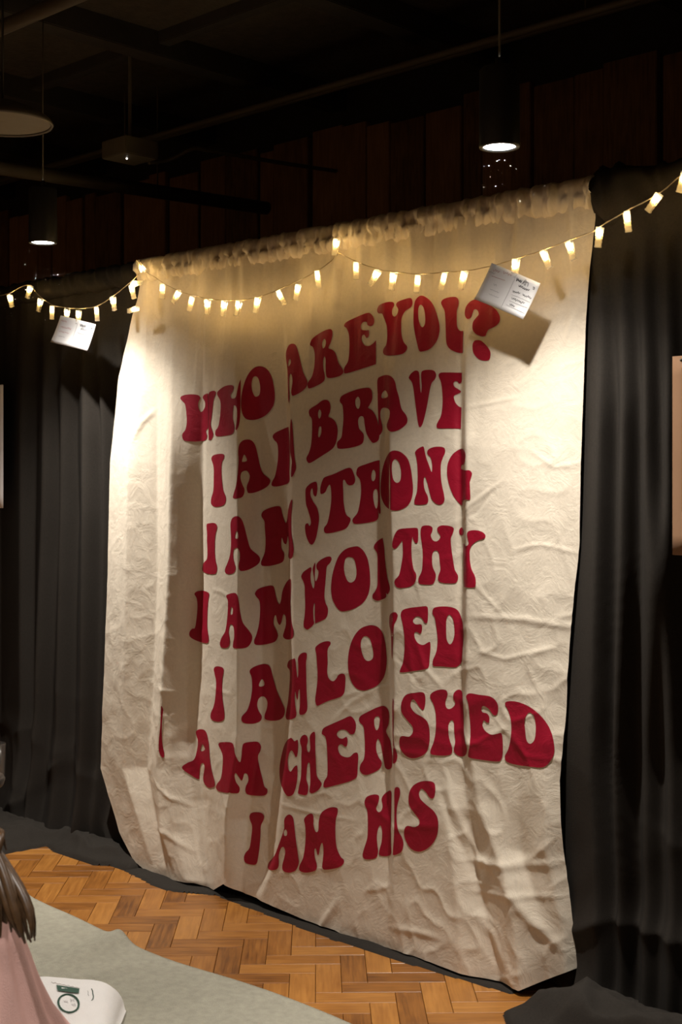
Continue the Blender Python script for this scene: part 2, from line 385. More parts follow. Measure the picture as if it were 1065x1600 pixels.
# ---- lettering traced on the cloth: crop id, outline, then counters (holes); pixel = crop / scale + offset
CROPS = {'R1': (260, 440, 280), 'R2': (520, 440, 280), 'R3': (300, 640, 260), 'R4': (540, 680, 260),
         'R5': (240, 860, 280), 'R6': (500, 860, 280), 'R7': (230, 1080, 330), 'R8': (540, 1060, 340),
         'X1': (440, 580, 200), 'X2': (440, 830, 200), 'X3': (440, 960, 200), 'X4': (420, 1080, 220)}
LETTERS = """
W R1 82,693 95,678 140,670 185,674 200,690 190,715 188,740 198,770 212,772 228,745 228,715 215,690 225,672 246,664 246,664 248,760 247,870 247,870 234,888 240,920 225,945 170,950 110,946 95,930 95,905 112,880 120,840 118,780 110,730 95,712
W R1 250,668 270,650 290,652 292,668 280,700 275,740 268,800 262,850 272,885 278,910 265,940 250,942 250,942 249,860 250,740
H R1 300,668 312,645 345,622 385,615 400,628 393,652 380,675 388,695 410,688 420,650 430,605 441,580 441,580 440,720 437,810 428,860 415,882 410,875 415,840 420,790 416,748 400,735 395,760 393,810 400,845 403,875 390,905 350,915 305,920 290,910 292,885 308,860 318,800 322,740 318,705
O R1 550,503 590,515 620,555 637,620 643,680 635,735 600,785 550,815 500,823 465,810 447,770 443,710 452,640 475,570 510,520 / 527,562 545,575 556,620 555,660 545,680 525,682 510,650 505,610 512,575
A R1 740,370 765,375 780,410 795,470 812,540 835,590 830,625 800,655 755,678 742,668 742,640 748,600 745,560 735,548 728,570 727,620 730,680 727,722 722,690 720,600 718,530 710,460 710,420 722,385 / 735,460 738,480 730,500 722,502 722,485 727,468
R R1 855,360 870,335 920,300 965,282 983,290 985,320 975,360 962,395 985,405 1005,430 1020,480 1045,520 1050,540 1030,560 985,572 955,570 947,545 945,500 945,460 938,445 930,470 932,520 940,560 935,590 900,615 850,635 838,622 840,600 865,560 878,500 880,430 870,390 853,378 / 937,340 947,355 942,385 930,397 924,380 927,355
E R2 65,262 80,240 130,215 200,187 225,192 243,220 242,250 225,265 205,258 200,240 180,240 165,262 170,285 195,290 212,290 213,320 200,335 185,315 172,325 172,355 190,380 215,382 240,365 255,348 255,348 255,490 255,490 180,515 80,545 65,535 68,510 90,470 97,400 95,320 82,280
Y R2 262,170 275,140 320,122 355,122 364,140 352,165 352,195 365,208 380,195 387,165 375,140 385,120 430,103 462,98 472,120 465,150 430,175 408,215 405,270 408,320 420,360 440,385 435,410 410,430 360,438 315,438 298,425 300,400 315,375 322,330 320,270 312,240 298,205 290,190 270,188
O R2 520,83 555,95 590,130 615,190 632,260 630,310 612,360 575,400 530,415 512,410 500,370 485,300 478,240 480,160 490,110 / 522,137 538,155 547,200 547,245 535,270 520,262 508,220 506,170 512,145
U R2 642,125 655,105 690,93 730,92 745,110 745,140 735,175 735,240 740,275 755,292 773,293 773,293 770,425 770,425 735,420 695,400 675,370 670,310 668,240 663,175 650,148
? R2 783,175 795,140 825,112 870,107 920,130 965,165 990,205 988,240 965,265 925,285 912,305 905,322 880,325 845,308 828,280 832,240 850,215 865,195 858,170 840,165 830,185 820,212 800,222 785,205
? R2 850,348 880,352 915,385 935,420 930,460 905,470 865,460 835,425 828,385 835,358
I R3 123,315 135,293 175,283 203,287 203,310 190,340 187,400 192,470 200,520 215,560 210,600 185,618 145,622 122,605 122,570 135,520 138,450 138,380 132,345
A R3 340,193 375,195 402,225 420,290 435,360 455,410 495,445 497,470 470,500 410,528 365,535 352,520 350,490 365,450 368,420 355,395 335,392 315,405 310,440 322,480 335,510 330,545 310,565 265,568 265,540 280,490 290,420 298,330 295,270 300,230 315,205 / 335,288 350,318 345,332 322,335 320,325 325,305
M R3 515,172 530,150 570,130 610,113 617,120 622,200 624,300 622,400 622,458 600,478 545,492 512,488 510,465 530,425 545,350 550,280 545,220 525,195
M R3 634,60 642,110 648,200 655,300 665,370 655,405 640,430 632,425 634,380 638,330 630,290 626,250 626,150 628,90
B X1 225,335 240,310 295,275 330,248 368,238 395,255 405,295 400,340 388,378 420,395 450,430 465,485 460,550 445,610 415,650 340,700 240,762 212,752 205,720 225,680 242,620 250,540 252,450 248,395 230,368 / 315,318 328,340 325,375 312,395 302,375 303,340 / 325,460 330,480 327,520 312,550 302,540 303,500 310,465
R X1 483,235 500,205 560,175 640,148 710,138 740,150 752,190 750,240 725,290 718,305 750,325 780,370 800,430 812,500 805,570 765,597 740,580 705,520 690,450 682,390 665,373 643,385 635,420 645,480 678,520 682,560 670,600 620,625 540,642 475,645 460,625 462,590 495,550 505,480 512,400 510,330 503,280 485,258 / 632,212 648,232 652,270 642,308 628,312 614,285 612,240
A X1 795,75 820,45 870,32 910,45 940,85 955,150 975,220 995,310 1030,360 1045,400 1035,440 980,485 920,503 885,490 872,455 880,420 895,380 897,330 875,308 840,305 822,330 820,380 830,430 838,480 825,520 808,535 808,535 805,440 800,330 797,200 / 858,158 880,190 878,215 850,225 830,220 832,190
V R2 450,572 462,548 485,530 505,532 512,550 515,600 519,645 524,660 527,620 523,560 530,532 565,524 600,530 613,555 605,580 585,605 572,660 560,730 545,800 530,850 515,865 505,840 495,770 485,690 475,620 465,592
E R2 627,560 640,542 690,540 765,542 765,542 764,595 748,605 740,594 725,592 715,605 722,625 745,640 760,655 740,668 718,680 725,715 745,740 763,748 763,748 760,874 760,874 690,872 625,872 615,858 622,835 640,800 650,740 650,670 642,600
I R3 92,745 100,730 140,726 158,740 158,765 150,790 145,840 145,920 150,970 158,1000 158,1030 145,1052 100,1050 68,1035 65,1010 75,980 95,955 98,900 95,840 95,790
A R3 262,690 290,682 315,700 335,750 355,830 375,890 425,935 435,965 415,995 360,1025 315,1033 300,1020 298,990 305,960 305,920 295,890 280,885 265,900 262,940 270,980 278,1015 265,1045 235,1053 213,1045 210,1020 225,985 240,940 248,880 248,800 245,740 250,710 / 285,775 295,800 292,825 275,823 275,800
M R3 443,680 455,650 500,628 550,618 568,630 578,670 590,710 600,725 608,700 615,640 625,600 637,575 640,600 635,680 635,780 645,860 650,900 640,945 625,955 615,940 618,900 618,850 612,810 605,850 598,862 585,850 575,820 570,850 572,890 588,920 585,965 560,985 500,1000 450,1000 440,980 450,950 465,910 470,840 465,760 462,715
S R3 725,530 730,500 755,475 785,462 798,470 802,510 795,550 785,555 775,540 770,505 760,515 758,550 775,590 800,630 812,690 805,760 790,830 770,862 750,855 730,810 722,760 725,735 740,728 750,745 760,725 755,690 740,640 728,600
T R3 822,490 835,450 850,432 900,415 955,390 990,375 1015,375 1030,400 1043,445 1035,475 1010,485 990,475 975,450 965,460 967,530 970,600 985,670 1012,695 1010,720 985,760 930,780 865,792 845,780 845,755 865,725 880,660 890,580 888,510 880,480 865,500 850,530 825,540 820,520
R R4 68,235 80,205 130,185 190,165 216,160 216,160 216,300 218,420 222,495 212,500 207,478 208,520 195,545 140,560 70,568 47,560 45,535 75,495 90,430 98,360 92,290 70,258 / 178,220 190,240 190,270 180,292 168,290 163,265 168,235 / 195,345 205,370 205,440 195,470 182,440 175,390 180,355
O R4 310,98 355,110 395,150 415,210 425,280 430,350 420,410 390,455 340,480 295,480 255,455 228,400 222,330 230,240 248,170 275,115 / 318,153 340,175 352,220 353,265 345,295 325,305 305,285 295,240 295,190 303,163
N R4 443,110 460,88 490,72 500,80 508,120 520,160 535,200 548,235 553,210 550,170 540,140 522,120 525,95 555,78 600,73 630,82 635,110 620,145 608,190 608,260 615,320 628,380 630,420 610,443 580,440 550,410 535,360 520,300 505,265 498,300 505,350 525,395 525,430 505,443 450,445 438,430 443,400 455,360 460,280 458,200 450,140
G R4 735,88 755,95 765,125 762,160 752,188 742,190 738,215 760,225 790,225 807,245 800,275 793,300 795,350 795,410 770,412 750,420 743,450 720,430 690,390 665,330 650,270 648,210 660,160 690,115
I R5 242,258 260,243 295,240 325,252 328,270 322,310 318,380 318,460 326,520 322,548 300,550 250,535 215,512 213,485 230,465 245,460 255,400 260,330 255,285
A R5 430,270 450,258 480,253 495,265 505,300 515,370 530,430 565,475 585,510 580,545 555,575 510,583 475,580 470,560 478,510 475,460 462,440 450,450 445,490 452,530 448,565 430,580 400,575 393,550 405,515 425,480 435,420 440,350 440,300 / 462,335 470,350 468,378 457,382 455,360
M R5 602,255 620,230 660,215 705,210 718,235 730,290 745,320 755,300 765,240 785,195 805,172 815,180 815,250 812,330 818,420 830,480 828,510 815,527 785,528 768,510 775,480 785,440 783,395 770,380 758,425 748,443 735,425 725,385 715,400 712,440 735,490 735,520 715,545 655,560 605,560 597,535 610,500 625,440 632,360 628,300 610,275
W X2 162,380 175,345 205,320 240,300 247,320 240,360 243,420 258,470 268,470 272,420 262,350 258,310 275,262 280,290 276,340 276,400 285,415 300,380 305,335 290,310 290,275 320,240 370,215 405,212 414,235 400,265 375,295 368,360 362,440 355,530 362,590 383,640 382,690 365,725 320,750 278,768 278,768 274,690 275,610 270,600 262,650 264,730 268,770 235,805 210,818 185,800 182,760 190,700 195,620 192,530 190,460 180,420
O X2 600,128 640,130 680,165 712,225 728,300 735,380 733,460 715,535 670,600 600,645 530,665 485,662 450,625 420,560 410,480 418,380 440,290 475,205 530,150 / 565,215 595,225 612,265 622,330 618,380 600,415 570,428 545,410 525,360 517,300 525,245 540,220
R X2 765,135 775,105 805,75 838,57 838,57 850,130 858,230 868,320 880,400 897,460 898,490 880,525 868,515 866,550 830,570 790,578 758,560 755,530 775,500 795,450 797,370 797,270 795,195 780,160
T R4 297,700 305,655 325,615 350,600 400,595 450,593 462,605 463,650 460,685 445,690 430,665 428,650 422,680 420,740 425,810 435,860 450,890 447,930 420,965 370,977 330,975 312,950 315,925 340,895 355,830 365,760 362,680 350,690 335,710 315,727 300,720
H R4 480,600 495,580 530,578 553,590 553,615 543,640 555,670 575,680 595,670 605,645 590,620 585,595 610,578 660,580 690,595 685,625 672,660 675,720 685,790 697,860 718,900 712,935 690,948 620,945 592,930 592,900 605,860 600,800 595,755 580,738 560,745 552,780 555,840 575,890 570,930 550,955 490,955 467,945 465,915 485,870 492,800 490,720 480,650
Y R4 740,590 753,610 752,635 740,642 727,630 725,608
Y R4 752,700 765,712 785,695 780,660 775,630 790,612 830,608 870,618 893,640 885,662 850,672 820,690 800,715 792,750 795,810 805,860 825,900 832,940 825,972 790,975 755,972 755,972 752,860
I R5 357,705 370,690 400,692 415,705 413,730 408,760 405,820 408,880 415,930 420,975 415,1005 390,1018 355,1012 338,995 340,965 358,920 368,850 370,780 362,735
A R5 570,718 590,695 640,677 675,678 695,700 710,760 730,830 760,900 778,945 772,985 745,1008 695,1012 662,1002 660,975 672,940 675,900 660,872 640,868 622,885 615,920 625,955 642,985 635,1012 600,1028 545,1028 523,1012 525,985 555,950 575,890 585,820 582,755 / 645,765 657,785 655,803 635,810 625,803 632,780
M X3 47,415 60,385 90,372 110,370 118,420 125,490 130,525 137,500 137,420 135,365 155,330 185,317 207,325 208,360 202,400 203,480 205,580 208,680 213,760 208,805 185,830 155,835 145,815 150,760 152,690 148,625 140,640 135,690 132,710 122,690 112,640 108,700 115,780 122,820 115,855 80,872 45,875 32,850 38,800 52,720 62,620 68,520 65,465 48,440
L X3 278,285 290,262 330,235 375,223 402,228 405,250 388,275 380,310 382,400 378,470 385,520 405,548 430,555 452,535 470,505 500,492 525,505 530,550 525,620 515,660 480,690 400,715 340,740 300,760 285,748 278,710 285,650 295,570 297,480 292,400 288,340
O X3 735,90 790,100 830,140 855,210 868,300 872,390 862,480 835,545 795,590 740,618 685,633 630,622 590,580 562,510 550,420 555,330 572,250 605,175 660,115 / 695,180 730,200 748,250 760,310 760,355 740,382 710,387 685,365 665,310 657,250 668,200
V R6 412,390 425,372 448,368 460,385 455,410 440,440 435,490 430,560 428,640 424,620 422,540 418,480 410,440
E R6 478,380 490,355 530,342 590,335 630,332 640,350 640,400 635,430 620,430 605,405 580,392 558,402 552,425 570,440 600,440 605,470 595,495 575,485 560,490 562,520 580,550 610,562 635,550 652,545 655,580 650,640 645,690 625,705 550,718 480,725 475,708 490,670 500,600 500,520 490,440 482,405
D R6 668,355 685,338 740,333 790,340 820,360 838,400 848,450 850,520 845,600 840,660 815,690 790,695 720,690 675,688 667,670 672,645 690,600 697,530 690,460 680,400 668,378 / 765,383 785,400 795,440 797,500 785,545 768,558 752,530 748,470 750,410
I R7 70,75 80,95 75,140 73,200 75,260 85,310 82,335 70,328 58,300 58,250 65,180 68,110
A R7 245,205 260,193 285,195 300,215 310,270 315,340 325,400 338,450 340,475 325,487 305,485 285,460 282,430 288,390 285,365 272,365 265,390 262,430 255,443 215,420 180,395 178,378 205,360 235,345 250,300 255,250 248,225 / 280,268 290,290 282,302 268,300 272,280
M R7 358,270 370,258 420,258 435,275 440,310 455,345 468,357 475,330 478,290 485,265 510,257 555,255 572,275 570,300 558,330 565,380 580,440 590,480 605,495 600,520 570,528 510,522 495,505 497,480 510,450 505,420 490,415 482,440 475,450 460,430 445,412 440,430 448,460 465,485 462,510 440,515 370,508 347,490 350,470 370,440 378,390 380,330 370,295
C X4 160,355 175,358 192,378 212,368 220,380 220,440 212,490 200,497 188,470 172,448 155,465 143,510 142,560 150,595 165,608 185,580 205,562 215,575 215,650 205,720 185,775 155,795 130,785 100,730 82,660 80,580 92,500 112,420 135,375
H X4 235,365 250,338 275,330 292,350 293,385 285,420 292,455 305,460 312,430 310,385 308,345 322,318 342,307 350,330 350,400 352,480 356,560 362,640 395,690 395,715 370,750 330,772 308,765 307,740 313,690 312,620 308,550 298,540 290,565 285,620 283,670 297,720 293,770 275,787 235,780 220,770 225,730 240,660 245,580 245,490 247,430 237,395
E X4 400,310 412,280 470,250 550,215 600,192 625,193 650,225 658,260 652,305 635,325 610,322 590,300 560,290 525,300 513,325 525,350 555,360 585,345 595,370 590,410 575,420 550,402 528,410 523,440 540,480 575,498 610,497 640,470 665,465 675,490 672,560 668,630 655,658 600,685 500,712 425,730 412,715 418,680 440,640 443,560 440,460 435,390 425,345 402,325
R X4 680,215 695,185 760,150 820,122 870,112 900,140 908,190 903,250 885,300 895,330 915,370 925,430 932,500 928,570 905,592 880,580 870,540 858,470 845,400 825,360 812,390 812,450 830,500 850,530 850,565 820,600 745,632 705,625 687,595 692,555 718,510 725,430 722,340 715,270 690,240 / 825,190 838,205 835,250 825,285 812,295 800,270 795,220 805,195
I X4 935,60 943,75 942,130 942,240 940,330 945,410 965,460 970,500 958,535 940,548 935,530 938,420 935,300 932,150
S R8 275,110 295,80 340,70 375,68 388,85 388,130 378,155 360,140 335,105 320,110 318,140 340,170 375,190 400,215 410,260 408,320 390,365 350,388 310,388 275,360 262,320 265,290 280,282 310,285 328,262 325,235 300,205 275,170 270,140
H R8 412,90 425,68 460,55 490,58 498,80 488,110 490,140 505,150 525,140 535,120 525,95 530,70 550,55 568,65 572,110 575,180 578,260 582,310 592,345 585,375 565,382 540,372 528,350 535,310 530,260 528,215 515,205 502,230 505,290 520,340 515,370 480,378 420,372 415,350 430,310 440,250 440,180 430,130
E R8 588,90 605,73 650,80 710,90 740,120 745,155 735,180 718,175 700,150 675,135 663,145 668,165 690,172 702,190 700,215 688,215 675,205 668,225 680,255 710,275 740,272 760,268 767,300 768,360 760,395 740,407 660,398 605,388 598,370 605,330 610,260 605,180 598,120
D R8 778,125 795,112 840,115 900,140 955,185 995,240 1015,300 1020,360 1000,405 965,435 900,432 820,420 785,405 778,380 795,345 808,280 808,210 795,160 / 895,168 918,180 928,220 928,270 920,305 902,320 885,305 878,260 875,200
I R7 515,628 530,612 570,612 588,628 585,650 572,680 570,730 565,790 558,840 550,870 530,875 495,865 487,840 495,815 515,790 525,730 528,680 518,650
A R7 690,650 700,630 718,622 735,640 742,690 750,760 760,830 763,870 745,905 710,915 685,905 680,880 690,840 695,805 685,785 672,795 662,830 663,870 655,895 630,903 608,893 612,865 640,830 660,780 678,730 690,690 / 697,697 705,710 702,728 690,728 688,710
M R7 790,645 810,622 830,618 838,640 838,680 850,710 862,700 865,650 880,610 920,587 955,588 960,610 950,650 948,720 955,790 975,835 990,850 988,870 960,890 900,900 882,890 885,850 888,800 882,765 872,780 865,820 858,825 850,795 842,800 845,840 855,880 845,905 800,915 768,905 767,880 785,840 795,780 798,720 795,675
H R8 92,600 105,578 140,568 162,575 160,605 148,635 160,655 175,645 180,620 175,590 190,565 220,550 222,600 220,700 220,800 220,860 190,870 165,865 163,845 175,800 178,750 170,720 160,730 152,770 155,820 158,850 145,880 95,885 82,865 90,830 105,780 108,710 105,650 95,625
I R8 238,545 250,532 263,540 265,570 252,620 248,680 255,740 275,780 282,815 270,850 235,865 230,850 235,780 237,700 237,620
S R8 308,570 325,530 360,507 400,502 432,512 438,550 430,583 412,585 390,555 370,540 358,560 365,590 395,620 430,650 450,690 450,750 430,800 395,835 355,848 315,830 290,785 285,745 300,722 335,728 358,715 358,690 335,660 310,620
"""

# ================================================================== the hall
YW = 4.6           # back wall of vertical planks
X0R, X1R, Y0R = -10.0, 3.0, -3.2
ZC = 3.36
def structure(o, label, cat):
    return tag(o, label, cat, kind='structure')

# ---- herringbone parquet, laid at 45 degrees to the wall
floor = MB().box((X0R, Y0R, -0.10), (X1R, YW + 0.1, -0.012)).build('floor', M['grout'])
structure(floor, 'orange-brown herringbone parquet floor in front of the banner', 'floor')
BL, BW = 0.234, 0.078
ang = math.radians(45.0)
ca, sa = math.cos(ang), math.sin(ang)
def block_mesh(name, seed):
    g = 0.0007; h = BL / 2 - g; q = BW / 2 - g; c = 0.0012
    v = []; f = []
    rings = [(0.0, -0.012), (0.0, -c), (c, 0.0)]
    for ins, z in rings:
        v += [(-h + ins, -q + ins, z), (h - ins, -q + ins, z), (h - ins, q - ins, z), (-h + ins, q - ins, z)]
    for r in range(2):
        for k in range(4):
            f.append((r * 4 + k, r * 4 + (k + 1) % 4, r * 4 + 4 + (k + 1) % 4, r * 4 + 4 + k))
    f.append((8, 9, 10, 11))
    return v, f
bv, bf = block_mesh('block', 0)
bme = bpy.data.meshes.new('parquet_block')
bme.from_pydata(bv, [], bf); bme.update()
uvl = bme.uv_layers.new(name='UVMap')
for lp in bme.loops:
    co = bme.vertices[lp.vertex_index].co
    uvl.data[lp.index].uv = (co.x, co.y)
bme.materials.append(M['parquet'])
spots = []
OX, OY = -3.40, 2.95
for a in range(-90, 91):
    for b in range(-24, 25):
        ox, oy = a * BW + b * BL, a * BW - b * BL
        for (cx_, cy_, rot) in ((ox + BL / 2, oy + BW / 2, 0), (ox + BL + BW / 2, oy + BW - BL / 2, 1)):
            X = OX + cx_ * ca - cy_ * sa; Y = OY + cx_ * sa + cy_ * ca
            if X0R < X < X1R and -1.0 < Y < YW - 0.05: spots.append((X, Y, ang + rot * math.pi / 2))
vis, rest = [], []
for s_ in spots:
    X, Y, r_ = s_
    d = -X * ST + Y * CT
    ok = False
    if d > 2.5 and 2.42 < Y < 3.34:
        px, py = proj((X, Y, 0))
        ok = -60 < px < 1130 and py < 1680
    (vis if ok else rest).append(s_)
vis.sort(key=lambda q: abs(q[1] - 2.95))
rest += vis[300:]; vis = vis[:300]
rr = random.Random(3)
for X, Y, r_ in vis:
    o = bpy.data.objects.new('parquet_block', bme)
    COL.objects.link(o); o.parent = floor
    o.location = (X, Y, -rr.random() * 0.0006); o.rotation_euler = (0, 0, r_)
V, Fc, UV = [], [], []
for X, Y, r_ in rest:
    n = len(V); c_, s_ = math.cos(r_), math.sin(r_)
    V += [(X + p[0] * c_ - p[1] * s_, Y + p[0] * s_ + p[1] * c_, p[2]) for p in bv]
    Fc += [tuple(i + n for i in q) for q in bf]
    for q in bf: UV += [(bv[i][0], bv[i][1]) for i in q]
o = mesh('parquet_blocks', V, Fc, M['parquet_i'], floor, smooth=False)
u = o.data.uv_layers.new(name='UVMap')
u.data.foreach_set('uv', np.array(UV, dtype=np.float32).ravel())
o['kind'] = 'stuff'

# ---- back wall: two tiers of vertical planks on a dark backing
wall = MB().box((X0R, YW, 0), (X1R, YW + 0.12, ZC)).build('wall_back', M['dark'])
structure(wall, 'dark back wall clad in vertical brown wooden planks above the drapes', 'wall')
rp = random.Random(5)
tiers = [(1.55, 2.60), (2.64, 3.16)]
planks = []
for (za, zb_) in tiers:
    x = -9.0
    while x < -0.2:
        wd = rp.choice([0.10, 0.14, 0.16, 0.20, 0.24])
        planks.append((x, wd, za + rp.uniform(-.01, .01), zb_ + rp.uniform(-.03, .03)))
        x += wd + rp.choice([0.004, 0.006, 0.02])
for (x, wd, za, zb_) in planks:
    t = rp.choice([0.014, 0.02, 0.028, 0.034])
    mb = MB().box((-wd / 2, -t, za), (wd / 2, 0, zb_), 0.003)
    me = bpy.data.meshes.new('plank'); me.from_pydata(mb.v, [], mb.f); me.update()
    ul = me.uv_layers.new(name='UVMap')
    for lp in me.loops:
        co = me.vertices[lp.vertex_index].co
        ul.data[lp.index].uv = (co.z, co.x)
    o = link_mesh('plank', me, M['plank'], wall, smooth=False)
    o.location = (x + wd / 2, YW, 0)
rail = MB().box((-9.0, YW - 0.012, 2.602), (-0.2, YW, 2.638)).build('rail', M['dark'], wall)
for q in ((-1.42, 2.93), (-1.62, 2.98)):
    MB().box((q[0] - .012, YW - 0.05, q[1] - .03), (q[0] + .012, YW - 0.03, q[1] + .03), 0.003).build('wall_bracket', M['pipe'], wall)
structure(MB().box((X0R - .1, Y0R, 0), (X0R, YW, ZC)).build('wall_left', M['dark']), 'dark unlit side wall beyond the left drape', 'wall')
structure(MB().box((X1R, Y0R, 0), (X1R + .1, YW, ZC)).build('wall_right', M['dark']), 'dark unlit side wall to the right, out of frame', 'wall')
ceil = MB().box((X0R, Y0R, ZC), (X1R, YW + .1, ZC + 0.1)).build('ceiling', M['ceil'])
structure(ceil, 'dark textured ceiling with beams above the banner', 'ceiling')
for x in np.arange(-9.2, 2.5, 0.95):
    MB().box((x - .05, Y0R, ZC - .10), (x + .05, YW, ZC + 0.01), 0.004).build('beam', M['dark'], ceil)
for y in (1.2, 2.4, 3.5):
    MB().box((X0R, y - .03, ZC - .05), (X1R, y + .03, ZC + 0.01), 0.004).build('batten', M['dark'], ceil)

# ---- pipes, conduit and fittings under the ceiling
def strap(parent, x, y, z, r):
    MB().tube([(x, y, z + r), (x, y, ZC)], 0.004, 6).build('hanger', M['pipe'], parent)
p = empty('ceiling_conduit', (0, 0, 3.1))
tag(p, 'twin conduit pipes running under the ceiling parallel to the plank wall', 'pipe')
for dy, dz, r in ((0, 0, .020), (-.045, -.012, .014)):
    MB().tube([(-9.9, 3.90 + dy, dz), (2.9, 3.90 + dy, dz)], r, 12).build('pipe_run', M['pipe'], p, True)
for x in (-7.5, -5.2, -2.6, -0.3): strap(p, x, 3.90, 0, .02); 
for c in p.children:
    if c.name.startswith('hanger'):
        for v in c.data.vertices:
            if v.co.z > 1: v.co.z = ZC - 3.1
p = empty('ceiling_pipe', (0, 2.58, 3.1))
tag(p, 'single thick pipe under the ceiling at the upper left corner', 'pipe')
MB().tube([(-9.9, 0, 0), (2.9, 0, 0)], .026, 12).build('pipe_run', M['pipe'], p, True)
for x in (-7.6, -5.9, -3.0): MB().tube([(x, 0, .026), (x, 0, ZC - 3.1)], 0.004, 6).build('hanger', M['pipe'], p)
a = at_z(0, 262, 2.861); b = at_y(420, 326, YW)
p = empty('sprinkler_pipe', (a.x, a.y, a.z))
tag(p, 'thick dark pipe running into the plank wall at the left', 'pipe')
dvec = b - a
MB().tube([-dvec * 1.6, dvec], .032, 14).build('pipe_run', M['pipe'], p, True)
for t in (-.4, .55): MB().tube([dvec * t + Vector((0, 0, .03)), Vector((dvec.x * t, dvec.y * t, ZC - a.z))], 0.004, 6).build('hanger', M['pipe'], p)
# box with a small status light and its flexible conduit
c0 = at_z(203, 249, 2.86)
p = empty('junction_box', c0)
tag(p, 'small square ceiling box with a tiny white status light', 'ceiling box')
MB().box((-.085, -.085, 0), (.085, .085, .075), .004).build('body', M['pipe'], p)
MB().tube([(0, 0, .075), (0, 0, ZC - c0.z)], .008, 8).build('mount_rod', M['pipe'], p)
q = at_z(198, 247.5, 2.858) - c0
v, f = sphere_data(.0035)
mesh('status_light', [(x + q.x, y + q.y, z - .003) for x, y, z in v], f, emit('status_led', (1, .95, .85), 4.0), p)
pts = [at_z(232, 254, 2.87), at_z(265, 249, 2.90), at_z(300, 233, 2.95), at_z(325, 235, 2.955), at_z(430, 253, 2.955), at_y(530, 268, YW)]
MB().tube(catmull([tuple(q - c0) for q in pts], 6, False), .009, 8).build('flexible_conduit', M['pipe'], p, True)

# ---- pendant downlights: dark cylinders with a bright lens
def pendant(loc, label, rad=.053, hgt=.21, power=1.0):
    p = empty('pendant_downlight', loc)
    tag(p, label, 'lamp', 'cylinder pendant downlights')
    MB().lathe([(rad * .80, .012), (rad * .82, .0), (rad, .0), (rad + .001, .004), (rad, hgt - .006), (rad - .006, hgt), (.012, hgt)], 40).build('housing', M['metal'], p, True)
    MB().lathe([(rad * .80, .004), (0.001, .004)], 40).build('lens', M['lamp'], p, True)
    MB().lathe([(.012, hgt), (.012, hgt + .025), (.004, hgt + .03)], 16).build('cable_gland', M['metal'], p, True)
    MB().tube([(0, 0, hgt + .02), (0, 0, ZC - loc[2])], .0028, 6).build('cable', M['pipe'], p, True)
    MB().lathe([(.05, ZC - loc[2] - .025), (.05, ZC - loc[2])], 24, cap=True).build('ceiling_rose', M['metal'], p, True)
    ld = bpy.data.lights.new('downlight', 'SPOT')
    ld.energy = LAMP_W * power; ld.color = LAMP_COL
    ld.spot_size = CONE; ld.spot_blend = 0.1; ld.shadow_soft_size = .018
    # the reflector's light distribution: candela falling with the angle from straight down
    ld.use_nodes = True
    nt = ld.node_tree
    em = nt.nodes['Emission']
    ge = nt.nodes.new('ShaderNodeNewGeometry'); sx_ = nt.nodes.new('ShaderNodeSeparateXYZ'); ab = nt.nodes.new('ShaderNodeMath'); ab.operation = 'ABSOLUTE'
    cv = nt.nodes.new('ShaderNodeValToRGB')
    nt.links.new(ge.outputs['Incoming'], sx_.inputs[0]); nt.links.new(sx_.outputs['Z'], ab.inputs[0]); nt.links.new(ab.outputs[0], cv.inputs[0])
    el = cv.color_ramp.elements
    el[0].position = math.cos(math.radians(60)); el[0].color = (0, 0, 0, 1)
    el[1].position = 1.0; el[1].color = (1, 1, 1, 1)
    for a_, c_ in BEAM:
        q_ = el.new(math.cos(math.radians(a_))); q_.color = (c_, c_, c_, 1)
    nt.links.new(cv.outputs[0], em.inputs['Strength'])
    lo = bpy.data.objects.new('downlight', ld); COL.objects.link(lo); lo.parent = p
    lo.location = (0, 0, -.004)
    return p
LR = at_d(780, 231, 3.55); LL = at_d(67, 380, 5.14)
pendant(LR, 'lit black cylinder pendant lamp hanging above the banner')
pendant(LL, 'lit black cylinder pendant lamp hanging above the left drape', power=1.15)
for i, x in enumerate((-4.55, -2.32, -0.1)):  # extra row added out of view to light floor, rug and person
    pendant((x, 0.85, 2.445), ('lit black cylinder pendant lamp of the near row above the rug, leftmost of three', 'lit black cylinder pendant lamp of the near row above the rug, middle of three', 'lit black cylinder pendant lamp of the near row above the rug, rightmost of three')[i])
# drifting dust caught in the beams
def motes(name, c, n, label, hh, seed):
    r = random.Random(seed)
    mb = MB()
    for _ in range(n):
        t = r.random() ** .8
        z = -.02 - t * hh
        sp = .06 + .45 * t * hh
        s_ = r.choice([.0005, .0006, .0007, .0009])
        v, f = sphere_data(s_, 5, 3)
        x, y = c[0] + r.uniform(-sp, sp), c[1] + r.uniform(-sp, sp)
        mb.add([(x + q[0], y + q[1], c[2] + z + q[2]) for q in v], f)
    tag(mb.build(name, M['paper'], None, True), label, 'dust', kind='stuff')
motes('dust_motes', LR, 18, 'bright dust specks floating under the lamp above the banner', .11, 1)
motes('dust_motes', LL, 30, 'bright dust specks floating under the lamp above the left drape', .26, 2)
# unlit wide round pendant at the left edge
c0 = at_d(4, 195, 4.3)
p = empty('round_pendant', c0)
tag(p, 'unlit wide round pendant lamp with a dull underside at the left edge', 'lamp')
MB().lathe([(.150, .004), (.157, .0), (.160, .006), (.152, .02), (.10, .05), (.05, .07), (.02, .08)], 48).build('shade', M['pipe'], p, True)
MB().lathe([(.150, .006), (.001, .012)], 48).build('diffuser', plain('dull_diffuser', (.22, .19, .13), .6), p, True)
MB().tube([(0, 0, .08), (0, 0, ZC - c0.z)], .004, 8).build('cable', M['metal'], p, True)

